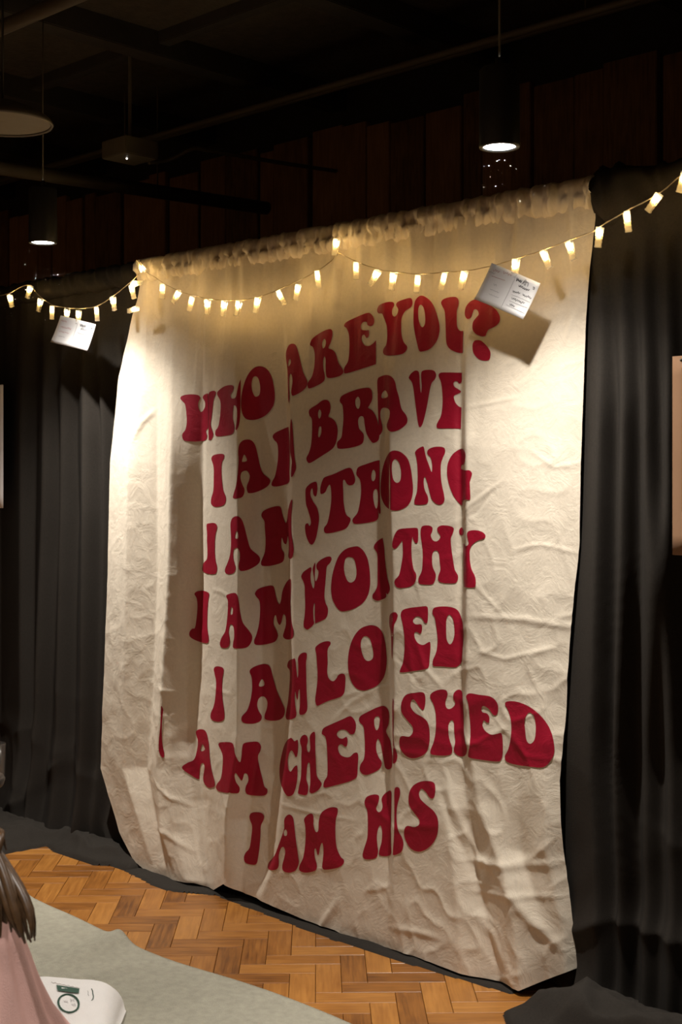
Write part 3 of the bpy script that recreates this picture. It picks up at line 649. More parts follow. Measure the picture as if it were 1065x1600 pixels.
# ================================================================== pipe-and-drape frame
YB = 3.30
rod = empty('drape_frame', (0, YB + .012, 0))
tag(rod, 'black metal pipe frame that carries the banner and the drapes', 'frame')
MB().tube([(-6.75, 0, 2.335), (-.35, 0, 2.335)], .017, 14).build('crossbar', M['metal'], rod, True)
MB().tube([(-6.75, .196, 2.335), (-.35, .196, 2.335)], .009, 14).build('rear_crossbar', M['metal'], rod, True)
for x in (-6.75, -.35): MB().box((x - .015, 0, 2.32), (x + .015, .205, 2.35), .002).build('bracket', M['metal'], rod)
for x in (-6.75, -.35):
    MB().tube([(x, 0, 0), (x, 0, 2.40)], .024, 14).build('upright', M['metal'], rod, True)
    MB().box((x - .22, -.22, 0), (x + .22, .22, .008), .003).build('base_plate', M['metal'], rod)

def kn(*q): return list(q)
# ------------------------------------------------------------------ the banner
EDGE_L = [(405, 225), (500, 205), (590, 185), (720, 172), (900, 168), (1100, 160), (1200, 157), (1300, 186), (1356, 215)]
EDGE_R = [(275, 925), (340, 930), (420, 921), (500, 915), (700, 908), (850, 905), (1000, 890), (1150, 880), (1220, 874), (1330, 880), (1510, 905)]
KB = [
    kn((400, 150, .03), (1000, 120, .05), (1350, 110, .09)),
    kn((400, 226, .03), (600, 184, .045), (900, 168, .05), (1200, 157, .06), (1300, 186, .09), (1356, 214, .11)),
    kn((400, 236, .04), (600, 202, .090), (900, 196, .092), (1200, 190, .095), (1356, 240, .12)),
    kn((400, 250, .03), (600, 246, .045), (900, 246, .048), (1100, 238, .055), (1200, 230, .065), (1356, 260, .115)),
    kn((400, 275, .05), (600, 268, .085), (700, 266, .102), (900, 262, .110), (1100, 250, .112), (1200, 243, .11), (1300, 250, .13), (1370, 275, .13)),
    kn((400, 282, .045), (600, 282, .075), (900, 278, .088), (1100, 268, .09), (1200, 265, .10), (1300, 270, .12), (1375, 290, .13)),
    kn((420, 300, .03), (600, 318, .028), (900, 316, .020), (1060, 312, .028), (1160, 306, .035), (1250, 318, .045), (1380, 326, .095)),
    kn((420, 303, .03), (600, 324, .040), (900, 322, .040), (1060, 319, .042), (1160, 312, .045), (1250, 326, .055), (1380, 334, .10)),
    kn((420, 350, .05), (600, 370, .105), (900, 373, .145), (1100, 372, .142), (1180, 370, .140), (1280, 352, .138), (1390, 350, .13)),
    kn((420, 356, .045), (600, 379, .085), (900, 384, .105), (1100, 383, .105), (1180, 382, .105), (1280, 366, .11), (1390, 362, .12)),
    kn((420, 380, .03), (600, 404, .045), (900, 408, .045), (1100, 408, .050), (1180, 402, .055), (1280, 386, .062), (1390, 378, .10)),
    kn((420, 420, .03), (520, 444, .04), (700, 450, .040), (900, 451, .040), (1080, 453, .048), (1160, 444, .050), (1260, 430, .062), (1340, 424, .08), (1400, 400, .100)),
    kn((420, 428, .04), (520, 449, .065), (700, 455, .090), (900, 457, .098), (1080, 460, .098), (1160, 452, .100), (1260, 440, .108), (1340, 432, .11), (1400, 408, .110)),
    kn((420, 482, .04), (700, 492, .080), (900, 492, .084), (1100, 500, .086), (1260, 496, .095), (1430, 480, .11)),
    kn((400, 540, .04), (600, 575, .045), (900, 580, .045), (1100, 590, .050), (1250, 592, .075), (1450, 560, .110)),
    kn((400, 592, .03), (460, 598, .045), (700, 603, .042), (900, 608, .042), (1100, 611, .048), (1300, 610, .075), (1470, 605, .105)),
    kn((400, 597, .04), (460, 602, .070), (700, 608, .098), (900, 613, .104), (1100, 616, .104), (1300, 615, .100), (1470, 612, .110)),
    kn((400, 640, .045), (700, 650, .085), (900, 660, .088), (1100, 662, .090), (1300, 668, .095), (1500, 665, .12)),
    kn((380, 706, .04), (700, 711, .066), (900, 713, .066), (1100, 711, .068), (1200, 706, .080), (1300, 702, .105), (1510, 720, .13)),
    kn((380, 720, .03), (700, 720, .056), (900, 722, .056), (1100, 720, .062), (1200, 722, .075), (1350, 742, .075), (1530, 782, .095)),
    kn((360, 728, .04), (700, 727, .094), (900, 729, .098), (1150, 728, .095), (1250, 745, .100), (1380, 790, .115), (1545, 812, .125)),
    kn((340, 800, .035), (700, 810, .075), (1100, 805, .082), (1330, 815, .07), (1450, 850, .09), (1530, 850, .085)),
    kn((320, 870, .03), (700, 865, .06), (1100, 850, .072), (1330, 852, .09), (1450, 880, .075), (1520, 885, .08)),
    kn((275, 930, .02), (700, 912, .035), (1100, 884, .050), (1330, 884, .055), (1510, 906, .045)),
    kn((275, 1000, .0), (1100, 960, .0), (1510, 960, .0)),
]
FB = Field(KB, YB, -4.75, -1.90, 2.36, step=0.005, sig=0.005, e_top=.016, relax=.9)
GX, GZ = FB.grid()
# gathers under the rod, crumples, fold marks from the packet the cloth came in
gw = np.exp(-(2.32 - GZ).clip(0) / .33)
gat = vnoise(GX * 26 + 3, GZ * 1.2, 5) * .030 + vnoise(GX * 60, GZ * 2.0, 6) * .010
FB.E += gw * (gat - .018)
lowr = .35 + .65 * sstep(1.7, .5, GZ)
rgt = .45 + .55 * sstep(-3.35, -2.7, GX)
wx = GX + .10 * vnoise(GX * 4, GZ * 4, 8); wz = GZ + .12 * vnoise(GX * 3 + 9, GZ * 3, 9)
FB.E += lowr * rgt * (.0045 * (ridged(wx * 5.5, wz * 4.5, 1) ** 3 - .3) + .0035 * (ridged(wx * 12 + wz * 6, wz * 11 - wx * 4, 2) ** 4 - .2))
FB.E += .0022 * (vnoise(wx * 22, wz * 20, 3) - .5) * lowr
FB.E += .005 * (ridged(GX * 7, wz * 3.0, 14) ** 6) * sstep(-3.05, -2.95, GX) * sstep(-2.62, -2.75, GX) * sstep(1.45, 1.1, GZ)
STROKES = [((735, 962), (820, 968), (902, 985), .006, .010), ((735, 1341), (800, 1352), (886, 1349), .008, .012),
           ((325, 921), (350, 925), (376, 934), .005, .007), ((325, 1074), (350, 1080), (376, 1083), .005, .007), ((250, 1072), (262, 1078), (276, 1081), .005, .007),
           ((520, 1126), (545, 1098), (578, 1078), .006, .008), ((723, 803), (752, 778), (786, 751), .005, .006), ((722, 815), (748, 800), (775, 762), -.004, .005),
           ((892, 468), (878, 500), (862, 540), .006, .008), ((721, 637), (760, 629), (802, 620), .004, .005), ((640, 865), (652, 900), (660, 935), .006, .007),
           ((655, 1000), (668, 1045), (690, 1075), .007, .007), ((612, 1010), (640, 1040), (668, 1082), -.005, .006), ((690, 1230), (715, 1300), (738, 1360), -.012, .012),
           ((700, 1225), (728, 1300), (752, 1350), .010, .010), ((740, 1350), (760, 1345), (790, 1372), .010, .012), ((790, 1372), (830, 1430), (885, 1492), .014, .016),
           ((745, 1420), (775, 1460), (808, 1530), .016, .018), ((575, 1390), (598, 1388), (618, 1380), .005, .006), ((560, 1250), (620, 1290), (660, 1300), .004, .006),
           ((430, 1250), (500, 1270), (560, 1282), .004, .005), ((440, 1095), (448, 1090), (460, 1085), .004, .006), ((620, 1445), (660, 1452), (700, 1462), .007, .010),
           ((735, 1390), (800, 1398), (884, 1402), .007, .010), ((610, 1160), (640, 1175), (700, 1180), .004, .006), ((760, 1100), (820, 1180), (870, 1190), .004, .006),
           ((740, 905), (765, 935), (790, 965), .004, .005), ((745, 1015), (790, 1030), (860, 1012), .004, .006), ((245, 1215), (270, 1240), (300, 1262), .006, .008),
           ((250, 1290), (275, 1300), (310, 1330), .007, .010), ((505, 1455), (520, 1430), (535, 1405), .012, .012), ((820, 700), (860, 730), (900, 722), .004, .006),
           ((800, 860), (840, 850), (900, 868), .004, .006), ((430, 470), (450, 500), (480, 540), .004, .006), ((230, 640), (215, 660), (205, 690), .01, .012)]
for a, b_, c, amp, wd in STROKES:
    P = [at_y(x, y, YB - .08) for x, y in (a, b_, c)]
    P = [(q.x, q.z) for q in P]
    best = np.full(GX.shape, 1e9); tt = np.zeros(GX.shape)
    for i in range(2):
        (x0, z0), (x1, z1) = P[i], P[i + 1]
        L2 = (x1 - x0) ** 2 + (z1 - z0) ** 2
        t = np.clip(((GX - x0) * (x1 - x0) + (GZ - z0) * (z1 - z0)) / L2, 0, 1)
        dd = (GX - x0 - t * (x1 - x0)) ** 2 + (GZ - z0 - t * (z1 - z0)) ** 2
        m = dd < best
        best = np.where(m, dd, best); tt = np.where(m, (i + t) / 2, tt)
    FB.E += .5 * amp * np.exp(-best / wd ** 2) * np.sqrt(np.clip(np.sin(math.pi * np.clip(tt, .02, .98)), 0, 1))

def edge_fn(field, edge):
    zz, xx = [], []
    for y, x in edge:
        p_ = field.hit(x, y)
        zz.append(p_.z); xx.append(p_.x)
    o_ = np.argsort(zz)
    zz, xx = np.array(zz)[o_], np.array(xx)[o_]
    return lambda Z: np.interp(Z, zz, xx)
HEM = [(200, 1340), (215, 1356), (250, 1368), (290, 1378), (322, 1387), (350, 1382), (372, 1393), (420, 1414), (470, 1436), (515, 1451), (528, 1462), (560, 1470), (640, 1492), (740, 1526), (808, 1548), (850, 1532), (905, 1511)]
hx, hz = [], []
for x, y in HEM:
    p_ = FB.hit(x, y)
    hx.append(p_.x); hz.append(max(p_.z, .006))
xl, xr = edge_fn(FB, EDGE_L), edge_fn(FB, EDGE_R)
def zb_banner(U):
    X = float(xl(np.array(.05))) + U * (float(xr(np.array(.08))) - float(xl(np.array(.05))))
    return np.interp(X, hx, hz)
banner = empty('painted_banner', (-3.3, YB, 0))
tag(banner, 'large cream canvas banner with seven lines of red painted lettering', 'banner')
def reparent(o, p):
    o.parent = p
    o.matrix_parent_inverse = Matrix.Translation(-Vector(p.location))
    return o
cloth = sheet('cloth', FB, xl, xr, zb_banner, 2.325, 430, 460, M['canvas'])
reparent(cloth, banner)
# gathered rod pocket along the top
nu, nt_ = 640, 26
xa, xb = at_y(222, 405, YB).x, at_y(928, 290, YB - .02).x
v, f = [], []
XX, AA = np.meshgrid(np.linspace(xa, xb, nu), np.linspace(0, 2 * math.pi, nt_, endpoint=False), indexing='ij')
sx = XX + .028 * np.sin(AA * .5 + .4) + .012 * vnoise(XX * 9, AA, 4)
crease = ridged(sx * 27 + 5, AA * .30 + 3, 21) ** 1.5 * .6 + ridged(sx * 58, AA * .35, 22) ** 1.5 * .4
low_ = np.clip(-np.sin(AA), 0, 1)
ry = .016 + .048 * crease + .006 * low_
rz = .043 + .010 * crease + .004 * vnoise(XX * 12, AA * .4, 24)
Yp = YB + .008 - ry * np.cos(AA); Zp = 2.333 + rz * np.sin(AA)
v = np.stack([XX, Yp, Zp], -1).reshape(-1, 3)
for i in range(nu - 1):
    for k in range(nt_):
        f.append((i * nt_ + k, i * nt_ + (k + 1) % nt_, (i + 1) * nt_ + (k + 1) % nt_, (i + 1) * nt_ + k))
reparent(mesh('rod_pocket', v, f, M['canvas']), banner)

# ---- painted letters lie on the cloth
def inside(poly, x, y):
    x = np.asarray(x, float); y = np.asarray(y, float)
    c = np.zeros(x.shape, bool)
    j = len(poly) - 1
    for i in range(len(poly)):
        xi, yi = poly[i]; xj, yj = poly[j]
        if yi != yj: c ^= ((yi > y) != (yj > y)) & (x < (xj - xi) * (y - yi) / (yj - yi) + xi)
        j = i
    return c
def parity(loops, x, y):
    c = inside(loops[0], x, y)
    for lp in loops[1:]: c &= ~inside(lp, x, y)
    return c
def paint_letter(loops):
    pts, edges = [], []
    for lp in loops:
        n = len(pts)
        pts += lp
        edges += [(n + i, n + (i + 1) % len(lp)) for i in range(len(lp))]
    xs = [p_[0] for p_ in loops[0]]; ys = [p_[1] for p_ in loops[0]]
    st = 2.4
    qx, qy = [a_.ravel() for a_ in np.meshgrid(np.arange(min(xs) + 1, max(xs), st), np.arange(min(ys) + 1, max(ys), st * 1.3))]
    m = parity(loops, qx, qy)
    pts = pts + [(float(x), float(y)) for x, y in zip(qx[m], qy[m])]
    r_ = delaunay_2d_cdt([Vector(p_) for p_ in pts], edges, [], 0, 1e-4)
    vs, fs = np.array([tuple(q) for q in r_[0]]), r_[2]
    cen = np.array([vs[list(q)].mean(0) for q in fs])
    ok = parity(loops, cen[:, 0], cen[:, 1])
    keep = [tuple(q) for q, k_ in zip(fs, ok) if k_]
    H = FB.hit_many(vs[:, 0], vs[:, 1])
    e0 = .006
    nx = (FB(H[:, 0] + e0, H[:, 2]) - FB(H[:, 0] - e0, H[:, 2])) / (2 * e0)
    nz = (FB(H[:, 0], H[:, 2] + e0) - FB(H[:, 0], H[:, 2] - e0)) / (2 * e0)
    N_ = np.stack([-nx, -np.ones_like(nx), -nz], -1); N_ /= np.linalg.norm(N_, axis=1)[:, None]
    VD = np.array([0, 0, CZ]) - H; VD /= np.linalg.norm(VD, axis=1)[:, None]
    off = .0016 / np.maximum(.3, (N_ * VD).sum(1))
    return H + VD * off[:, None], keep
for ln in LETTERS.strip().splitlines():
    head = ln.split(' ', 2)
    ox, oy, wdt = CROPS[head[1]]
    s_ = wdt / 1065.0
    loops = []
    for part in head[2].split('/'):
        P = [tuple(float(t) for t in q.split(',')) for q in part.split()]
        sm = catmull([(ox + x * s_, oy + y * s_, 0) for x, y in P], 4)
        loops.append([(q.x, q.y) for q in sm])
    vs, fs = paint_letter(loops)
    o = mesh('letter', vs, fs, M['paint'])
    o['label'] = 'question mark painted in crimson' if head[0] == '?' else 'letter %s painted in crimson' % head[0]
    reparent(o, banner)

# ------------------------------------------------------------------ black drapes
def drape(name, label, knots, Y0, x0, x1, seed, zt=2.325, wr=.006, amp=1.6, flare=.045, xla=None, xra=None, loc=None):
    knots = [[(y_, x_, .05 + (e_ - .05) * amp) for y_, x_, e_ in k_] for k_ in knots]
    fl = Field(knots, Y0, x0 - .05, x1 + .05, 2.36, step=.005, sig=.012, e_top=.030, relax=.7)
    fl.E = blur_rows(fl.E.T, 8).T
    gx, gz = fl.grid()
    fl.E += np.exp(-(2.32 - gz).clip(0) / .2) * (vnoise(gx * 24, gz, seed) * .014 - .007)
    low = sstep(.75, .1, gz)
    fl.E += flare * sstep(.42, 0, gz) ** 1.5
    wx_ = gx + .12 * vnoise(gx * 4, gz * 4, seed + 1); wz_ = gz + .12 * vnoise(gx * 4 + 7, gz * 4, seed + 2)
    fl.E += wr * (.08 + 4.0 * low) * (ridged(wx_ * 6, wz_ * 5, seed + 3) ** 2 - .4)
    fl.E += .4 * wr * (vnoise(wx_ * 16, wz_ * 12, seed + 4) - .5) * (.1 + 2 * low)
    e = empty(name, (loc if loc is not None else (x0 + x1) / 2, Y0, 0))
    tag(e, label, 'drape', 'black stage drapes')
    L_ = (lambda Z: np.full_like(Z, x0)) if xla is None else xla(fl)
    R_ = (lambda Z: np.full_like(Z, x1)) if xra is None else xra(fl)
    n = max(60, int((x1 - x0) / .005))
    o = sheet('cloth', fl, L_, R_, lambda U: np.full_like(U, .012), zt, n, 300, M['black'])
    reparent(o, e)
    return e, fl
def header(e, x0, x1, Y0, ry0, rz0, seed, puff=None):
    n = int((x1 - x0) / .006); m = 18
    XX, AA = np.meshgrid(np.linspace(x0, x1, n), np.linspace(0, 2 * math.pi, m, endpoint=False), indexing='ij')
    cr_ = ridged(XX * 22 + .6 * np.sin(AA), AA * .6, seed) ** 2
    pf = np.ones_like(XX) if puff is None else 1 + puff[1] * np.exp(-((XX - puff[0]) / .10) ** 2)
    ry_ = (ry0 + .014 * cr_) * pf; rz_ = (rz0 + .012 * cr_) * pf
    v = np.stack([XX, Y0 + .008 - ry_ * np.cos(AA), 2.335 - (pf - 1) * .02 + rz_ * np.sin(AA)], -1).reshape(-1, 3)
    f = [(i * m + k, i * m + (k + 1) % m, (i + 1) * m + (k + 1) % m, (i + 1) * m + k) for i in range(n - 1) for k in range(m)]
    f += [tuple(range(m)), tuple((n - 1) * m + k for k in reversed(range(m)))]
    reparent(mesh('rod_pocket', v, f, M['black']), e)
def col(x, e, dx=0, top=None, low=None):
    return kn((420, x, e), (800, x + dx * .4, e), (1300, x + dx, e + .02))
KL = []
sw = [(-560, .02), (-500, .08), (-440, .02), (-390, .08), (-330, .015), (-280, .07), (-225, .02), (-180, .08), (-130, .02), (-95, .075), (-60, .02), (-30, .07), (0, .02), (32, .075)]
for x, e in sw: KL.append(col(x, e))
KL += [kn((450, 60, .03), (800, 56, .03), (1250, 30, .05)), kn((450, 70, .07), (800, 65, .085), (1250, 45, .11)), kn((450, 92, .03), (800, 88, .025), (1250, 75, .05)),
       kn((450, 97, .06), (800, 92, .085), (1250, 84, .09)), kn((450, 124, .03), (800, 121, .02), (1250, 118, .04)), kn((450, 130, .07), (800, 127, .095), (1250, 124, .10)),
       kn((450, 152, .03), (800, 148, .015), (1250, 140, .04)), kn((450, 158, .06), (800, 153, .07), (1250, 150, .08)), kn((450, 185, .02), (800, 172, .02), (1250, 168, .03)),
       kn((450, 200, .04), (800, 190, .04), (1250, 190, .04)), kn((450, 240, .01), (800, 230, .01), (1250, 230, .01))]
dl, FL = drape('black_drape', 'black drape hanging in folds left of the banner', KL, 3.345, -6.7, -4.12, 31)
header(dl, -6.7, -4.235, 3.304, .026, .040, 41)
KR = [kn((300, 880, .0), (800, 870, .0), (1500, 850, .0)), kn((300, 925, .03), (500, 914, .035), (800, 905, .04), (1150, 878, .05), (1350, 882, .05), (1500, 905, .06)),
      kn((300, 945, .05), (640, 937, .085), (900, 931, .09), (1200, 925, .09), (1500, 940, .09)), kn((300, 950, .03), (640, 948, .03), (900, 942, .03), (1200, 935, .02), (1500, 948, .03)),
      kn((300, 968, .05), (640, 966, .078), (900, 962, .085), (1200, 952, .09), (1500, 960, .09)), kn((300, 978, .05), (640, 978, .08), (900, 975, .085), (1200, 962, .085), (1500, 968, .08)),
      kn((300, 990, .03), (640, 990, .02), (900, 992, .015), (1200, 985, .0), (1500, 985, .01)), kn((300, 1002, .05), (640, 1000, .065), (900, 1000, .06), (1200, 1000, .03), (1500, 1000, .05)),
      kn((300, 1010, .05), (640, 1006, .075), (900, 1020, .075), (1200, 1010, .05), (1500, 1012, .06)), kn((300, 1025, .03), (640, 1020, .01), (760, 1024, .012), (900, 1030, .065), (1200, 1030, .0), (1500, 1030, .02)),
      kn((300, 1036, .045), (640, 1034, .05), (900, 1036, .06), (1200, 1040, .03), (1500, 1040, .05)), kn((300, 1048, .05), (640, 1044, .065), (900, 1044, .06), (1200, 1050, .04), (1500, 1050, .06)),
      kn((300, 1060, .02), (640, 1056, .01), (900, 1052, .0), (1200, 1062, .0), (1500, 1062, .02)), col(1085, .06), col(1110, .01), col(1140, .07), col(1175, .015), col(1210, .08), col(1250, .01), col(1300, .075),
      col(1350, .015), col(1410, .08), col(1470, .02), col(1540, .07)]
dr, FR = drape('black_drape', 'black drape hanging in folds right of the banner', KR, 3.325, -2.36, -.40, 51, amp=1.9, flare=.02,
               xla=lambda fl: (lambda fn: (lambda Z: fn(Z) - .012))(edge_fn(fl, [(y, x) for y, x in EDGE_R])), loc=-1.3)
header(dr, -2.165, -.40, 3.31, .030, .044, 42, (-2.10, .75))
KM = [kn((400, 130 + 42 * i + (i % 3) * 7, .02 + .05 * (i % 2)), (1300, 130 + 42 * i, .02 + .05 * (i % 2))) for i in range(21)]
dm, FM = drape('black_drape', 'black drape behind the banner, showing only along its hem', KM, 3.46, -4.35, -2.0, 61, flare=.12)
header(dm, -4.21, -2.19, 3.50, .012, .03, 43)

# fabric lying in heaps on the floor
def puddle(e, poly, hmax, seed, back=.05, rise=.07):
    xs_ = [q[0] for q in poly]; ys_ = [q[1] for q in poly]
    st = .008
    gx, gy = np.meshgrid(np.arange(min(xs_) - .02, max(xs_) + .02, st), np.arange(min(ys_) - .02, max(ys_) + .02, st))
    dist = np.full(gx.shape, 1e9); ins = np.zeros(gx.shape, bool)
    j = len(poly) - 1
    for i in range(len(poly)):
        (x0, y0), (x1, y1) = poly[i], poly[j]
        L2 = (x1 - x0) ** 2 + (y1 - y0) ** 2
        t = np.clip(((gx - x0) * (x1 - x0) + (gy - y0) * (y1 - y0)) / L2, 0, 1)
        dist = np.minimum(dist, np.hypot(gx - x0 - t * (x1 - x0), gy - y0 - t * (y1 - y0)))
        cr = ((y0 > gy) != (y1 > gy)) & (gx < (x1 - x0) * (gy - y0) / (y1 - y0 + 1e-12) + x0)
        ins ^= cr
        j = i
    sd = np.where(ins, dist, -dist)
    wx_ = gx + .10 * vnoise(gx * 7, gy * 7, seed); wy_ = gy + .10 * vnoise(gx * 7 + 5, gy * 7, seed + 1)
    lump = .34 + .52 * ridged(wx_ * 3.6 + wy_ * 2.5, wy_ * 7, seed + 2) ** 3 + .28 * ridged(wx_ * 9 - wy_ * 5, wy_ * 11, seed + 3) ** 3 + .06 * vnoise(wx_ * 30, wy_ * 30, seed + 4)
    h = hmax * np.sqrt(np.clip(sd / rise, 0, 1)) * lump * (.35 + .65 * sstep(0, .16, sd))
    h = hmax * .82 * np.tanh(h / (hmax * .82))
    z = np.where(ins, .004 + h, -.001)
    keep = sd > -.009
    idx = -np.ones(gx.shape, int); idx[keep] = np.arange(keep.sum())
    v = np.stack([gx[keep], gy[keep], z[keep]], -1)
    f = [(idx[a_, b2], idx[a_, b2 + 1], idx[a_ + 1, b2 + 1], idx[a_ + 1, b2]) for a_ in range(gx.shape[0] - 1) for b2 in range(gx.shape[1] - 1)
         if keep[a_, b2] and keep[a_, b2 + 1] and keep[a_ + 1, b2 + 1] and keep[a_ + 1, b2]]
    reparent(mesh('floor_heap', v, f, M['black']), e)
def fl_pts(P): return [tuple(at_z(x, y, 0)[:2]) for x, y in P]
puddle(dl, fl_pts([(-160, 1345), (-60, 1340), (0, 1336), (40, 1328), (74, 1322), (84, 1330), (120, 1343), (146, 1352), (176, 1353), (200, 1362)]) + [(-4.13, 3.33), (-5.6, 3.34)], .12, 71)
puddle(dm, fl_pts([(196, 1361), (222, 1374), (240, 1384), (270, 1393), (338, 1399), (372, 1412), (400, 1422), (470, 1450), (520, 1468), (640, 1506), (740, 1536), (800, 1553)]) + [(-2.35, 3.42), (-4.12, 3.42)], .022, 72, rise=.05)
puddle(dr, [(-2.30, 3.045), (-2.235, 2.975), (-2.08, 2.92), (-1.85, 2.93), (-1.5, 2.98), (-1.2, 3.02), (-.95, 3.1), (-.95, 3.32), (-2.10, 3.32), (-2.22, 3.22), (-2.29, 3.12)], .175, 73, rise=.09)

# ================================================================== string of clip lights
WIRE = [(-30, 470), (0, 462), (15, 458), (44, 445), (60, 461), (81, 476), (105, 481), (128, 482), (152, 478), (176, 463), (205, 440), (222, 425),
        (240, 432), (256, 443), (282, 456), (301, 461), (325, 467), (352, 469), (376, 469), (404, 464), (436, 452), (467, 438), (497, 422), (518, 407), (528, 396),
        (557, 409), (592, 421), (617, 425), (655, 428), (697, 425), (728, 423), (770, 415), (807, 404), (850, 390), (889, 375), (925, 362), (937, 354), (978, 330), (1028, 303), (1065, 273), (1100, 250)]
YS = 3.18
fairy = empty('clip_light_string', (-3.3, YS, 0))
tag(fairy, 'string of warm glowing clear clip lights looped across banner and drapes', 'string lights')
def wire_y(x):
    return float(np.interp(x, [0, 190, 222, 245, 500, 527, 550, 1100], [YS, YS, YS + .04, YS, YS, YS + .035, YS, YS]))
wp = catmull([tuple(at_y(x, y, wire_y(x))) for x, y in WIRE], 6, False)
reparent(MB().tube(wp, .0013, 6).build('wire', M['wire'], None, True), fairy)
wp2 = [q + Vector((0, -.0018 * math.sin(i * 1.3), .0018 * math.cos(i * 1.3))) for i, q in enumerate(wp)]
reparent(MB().tube(wp2, .0008, 5).build('wire', M['wire'], None, True), fairy)
CLIPS = [(15, 461, 19, 481), (48, 447, 41, 471), (64, 467, 59, 489), (81.5, 478, 81, 500), (105, 483, 104, 503), (123, 485, 122, 505), (150.5, 480, 152, 501), (176, 464, 179, 486),
         (205, 446, 210, 469), (207, 444, 224, 441), (214, 482, 198, 487), (224, 423, 210, 403), (254, 444, 253, 468), (280, 455, 267, 478), (300.5, 463, 295, 487), (324, 468, 324, 493),
         (351, 470, 348, 495), (374, 470, 369, 494), (403, 465, 398, 490), (434, 456, 446, 479), (466, 444, 462, 468), (495, 424, 498, 452), (526, 373, 522, 400), (556, 410, 556, 441),
         (591, 423, 576, 449), (615, 426, 611, 452), (653, 430, 650, 459), (695, 426, 687, 458), (726, 424, 718, 455), (806, 405, 803, 437), (848, 393, 861, 424), (888, 378, 897, 411),
         (937, 355, 933, 390), (978, 331, 982, 365), (1030, 303, 1015, 325), (1070, 268, 1062, 296)]
CL, CWD = .056, .0165
def clip_parts():
    def arm(sgn):
        mb = MB()
        # a flat prong, pinched at the pivot and toothed inside its jaw
        prof = [(0, .0085), (-.012, .0075), (-.022, .0035), (-.032, .0022), (-.044, .0028), (-.052, .0018), (-CL, .0016)]
        v, f = [], []
        for z, y in prof:
            for x in (-CWD / 2, CWD / 2):
                v += [(x, sgn * y, z), (x, sgn * (y + .0022), z)]
        n = len(prof)
        for i in range(n - 1):
            a_, b2 = i * 4, i * 4 + 4
            f += [(a_, a_ + 2, b2 + 2, b2), (a_ + 1, b2 + 1, b2 + 3, a_ + 3), (a_, b2, b2 + 1, a_ + 1), (a_ + 2, a_ + 3, b2 + 3, b2 + 2)]
        f += [(0, 1, 3, 2), (n * 4 - 4, n * 4 - 2, n * 4 - 1, n * 4 - 3)]
        mb.add(v, f)
        for z in (-.002, -.030, -.040, -.0535):
            mb.box((-CWD / 2 - .0004, min(sgn * .0022, sgn * .0062), z - .0016), (CWD / 2 + .0004, max(sgn * .0022, sgn * .0062), z + .0016))
        for x in (-CWD / 2, CWD / 2 - .0016):
            mb.box((x, min(sgn * .003, sgn * .008), -.026), (x + .0016, max(sgn * .003, sgn * .008), -.004))
        return mb
    a1, a2 = arm(-1), arm(1)
    sp = MB()
    pts = [(.0075 * math.cos(t * .9), .0035 * math.sin(t * .9) , -.0235 + .002 * math.sin(t)) for t in range(8)]
    sp.tube(pts, .0007, 5)
    v, f = sphere_data(.0042, 12, 8, (1, .8, 1.5))
    bl = MB().add([(x, y, z - .0125) for x, y, z in v], f)
    return a1, a2, sp, bl
a1, a2, sp_, bl_ = clip_parts()
def mk(mb, name, mat, smooth=False):
    me = bpy.data.meshes.new(name); me.from_pydata(mb.v, [], mb.f); me.update(); me.materials.append(mat)
    if smooth: me.polygons.foreach_set('use_smooth', np.ones(len(me.polygons), dtype=bool))
    return me
ME = [mk(a1, 'clip_light', M['clip']), mk(a2, 'back_prong', M['clip']), mk(sp_, 'spring', M['wire'], True), mk(bl_, 'bulb', M['led'], True)]
led = bpy.data.lights.new('led_glow', 'POINT')
led.energy = LED_W; led.color = LED_COL; led.shadow_soft_size = .004
rc = random.Random(9)
for (x0, y0, x1, y1) in CLIPS:
    yy = wire_y(x0)
    if 195 < x0 < 226: yy = YS + .01
    if x0 == 526: yy = YS + .03
    A = at_y(x0, y0, yy); B = at_y(x1, y1, yy)
    dx, dz = B.x - A.x, B.z - A.z
    ang_ = math.atan2(dx, -dz)
    o = bpy.data.objects.new('clip_light', ME[0]); COL.objects.link(o)
    o.parent = fairy
    o.matrix_parent_inverse = Matrix.Translation(-Vector(fairy.location))
    yaw = TH * .55 + rc.uniform(-.5, .5)
    o.matrix_basis = Matrix.Translation(A) @ Matrix.Rotation(-ang_, 4, 'Y') @ Matrix.Rotation(yaw, 4, 'Z')
    for me, nm in zip(ME[1:], ('back_prong', 'spring', 'bulb')):
        c = bpy.data.objects.new(nm, me); COL.objects.link(c); c.parent = o
    lo = bpy.data.objects.new('led_glow', led); COL.objects.link(lo); lo.parent = o
    lo.location = (0, 0, -.0205)

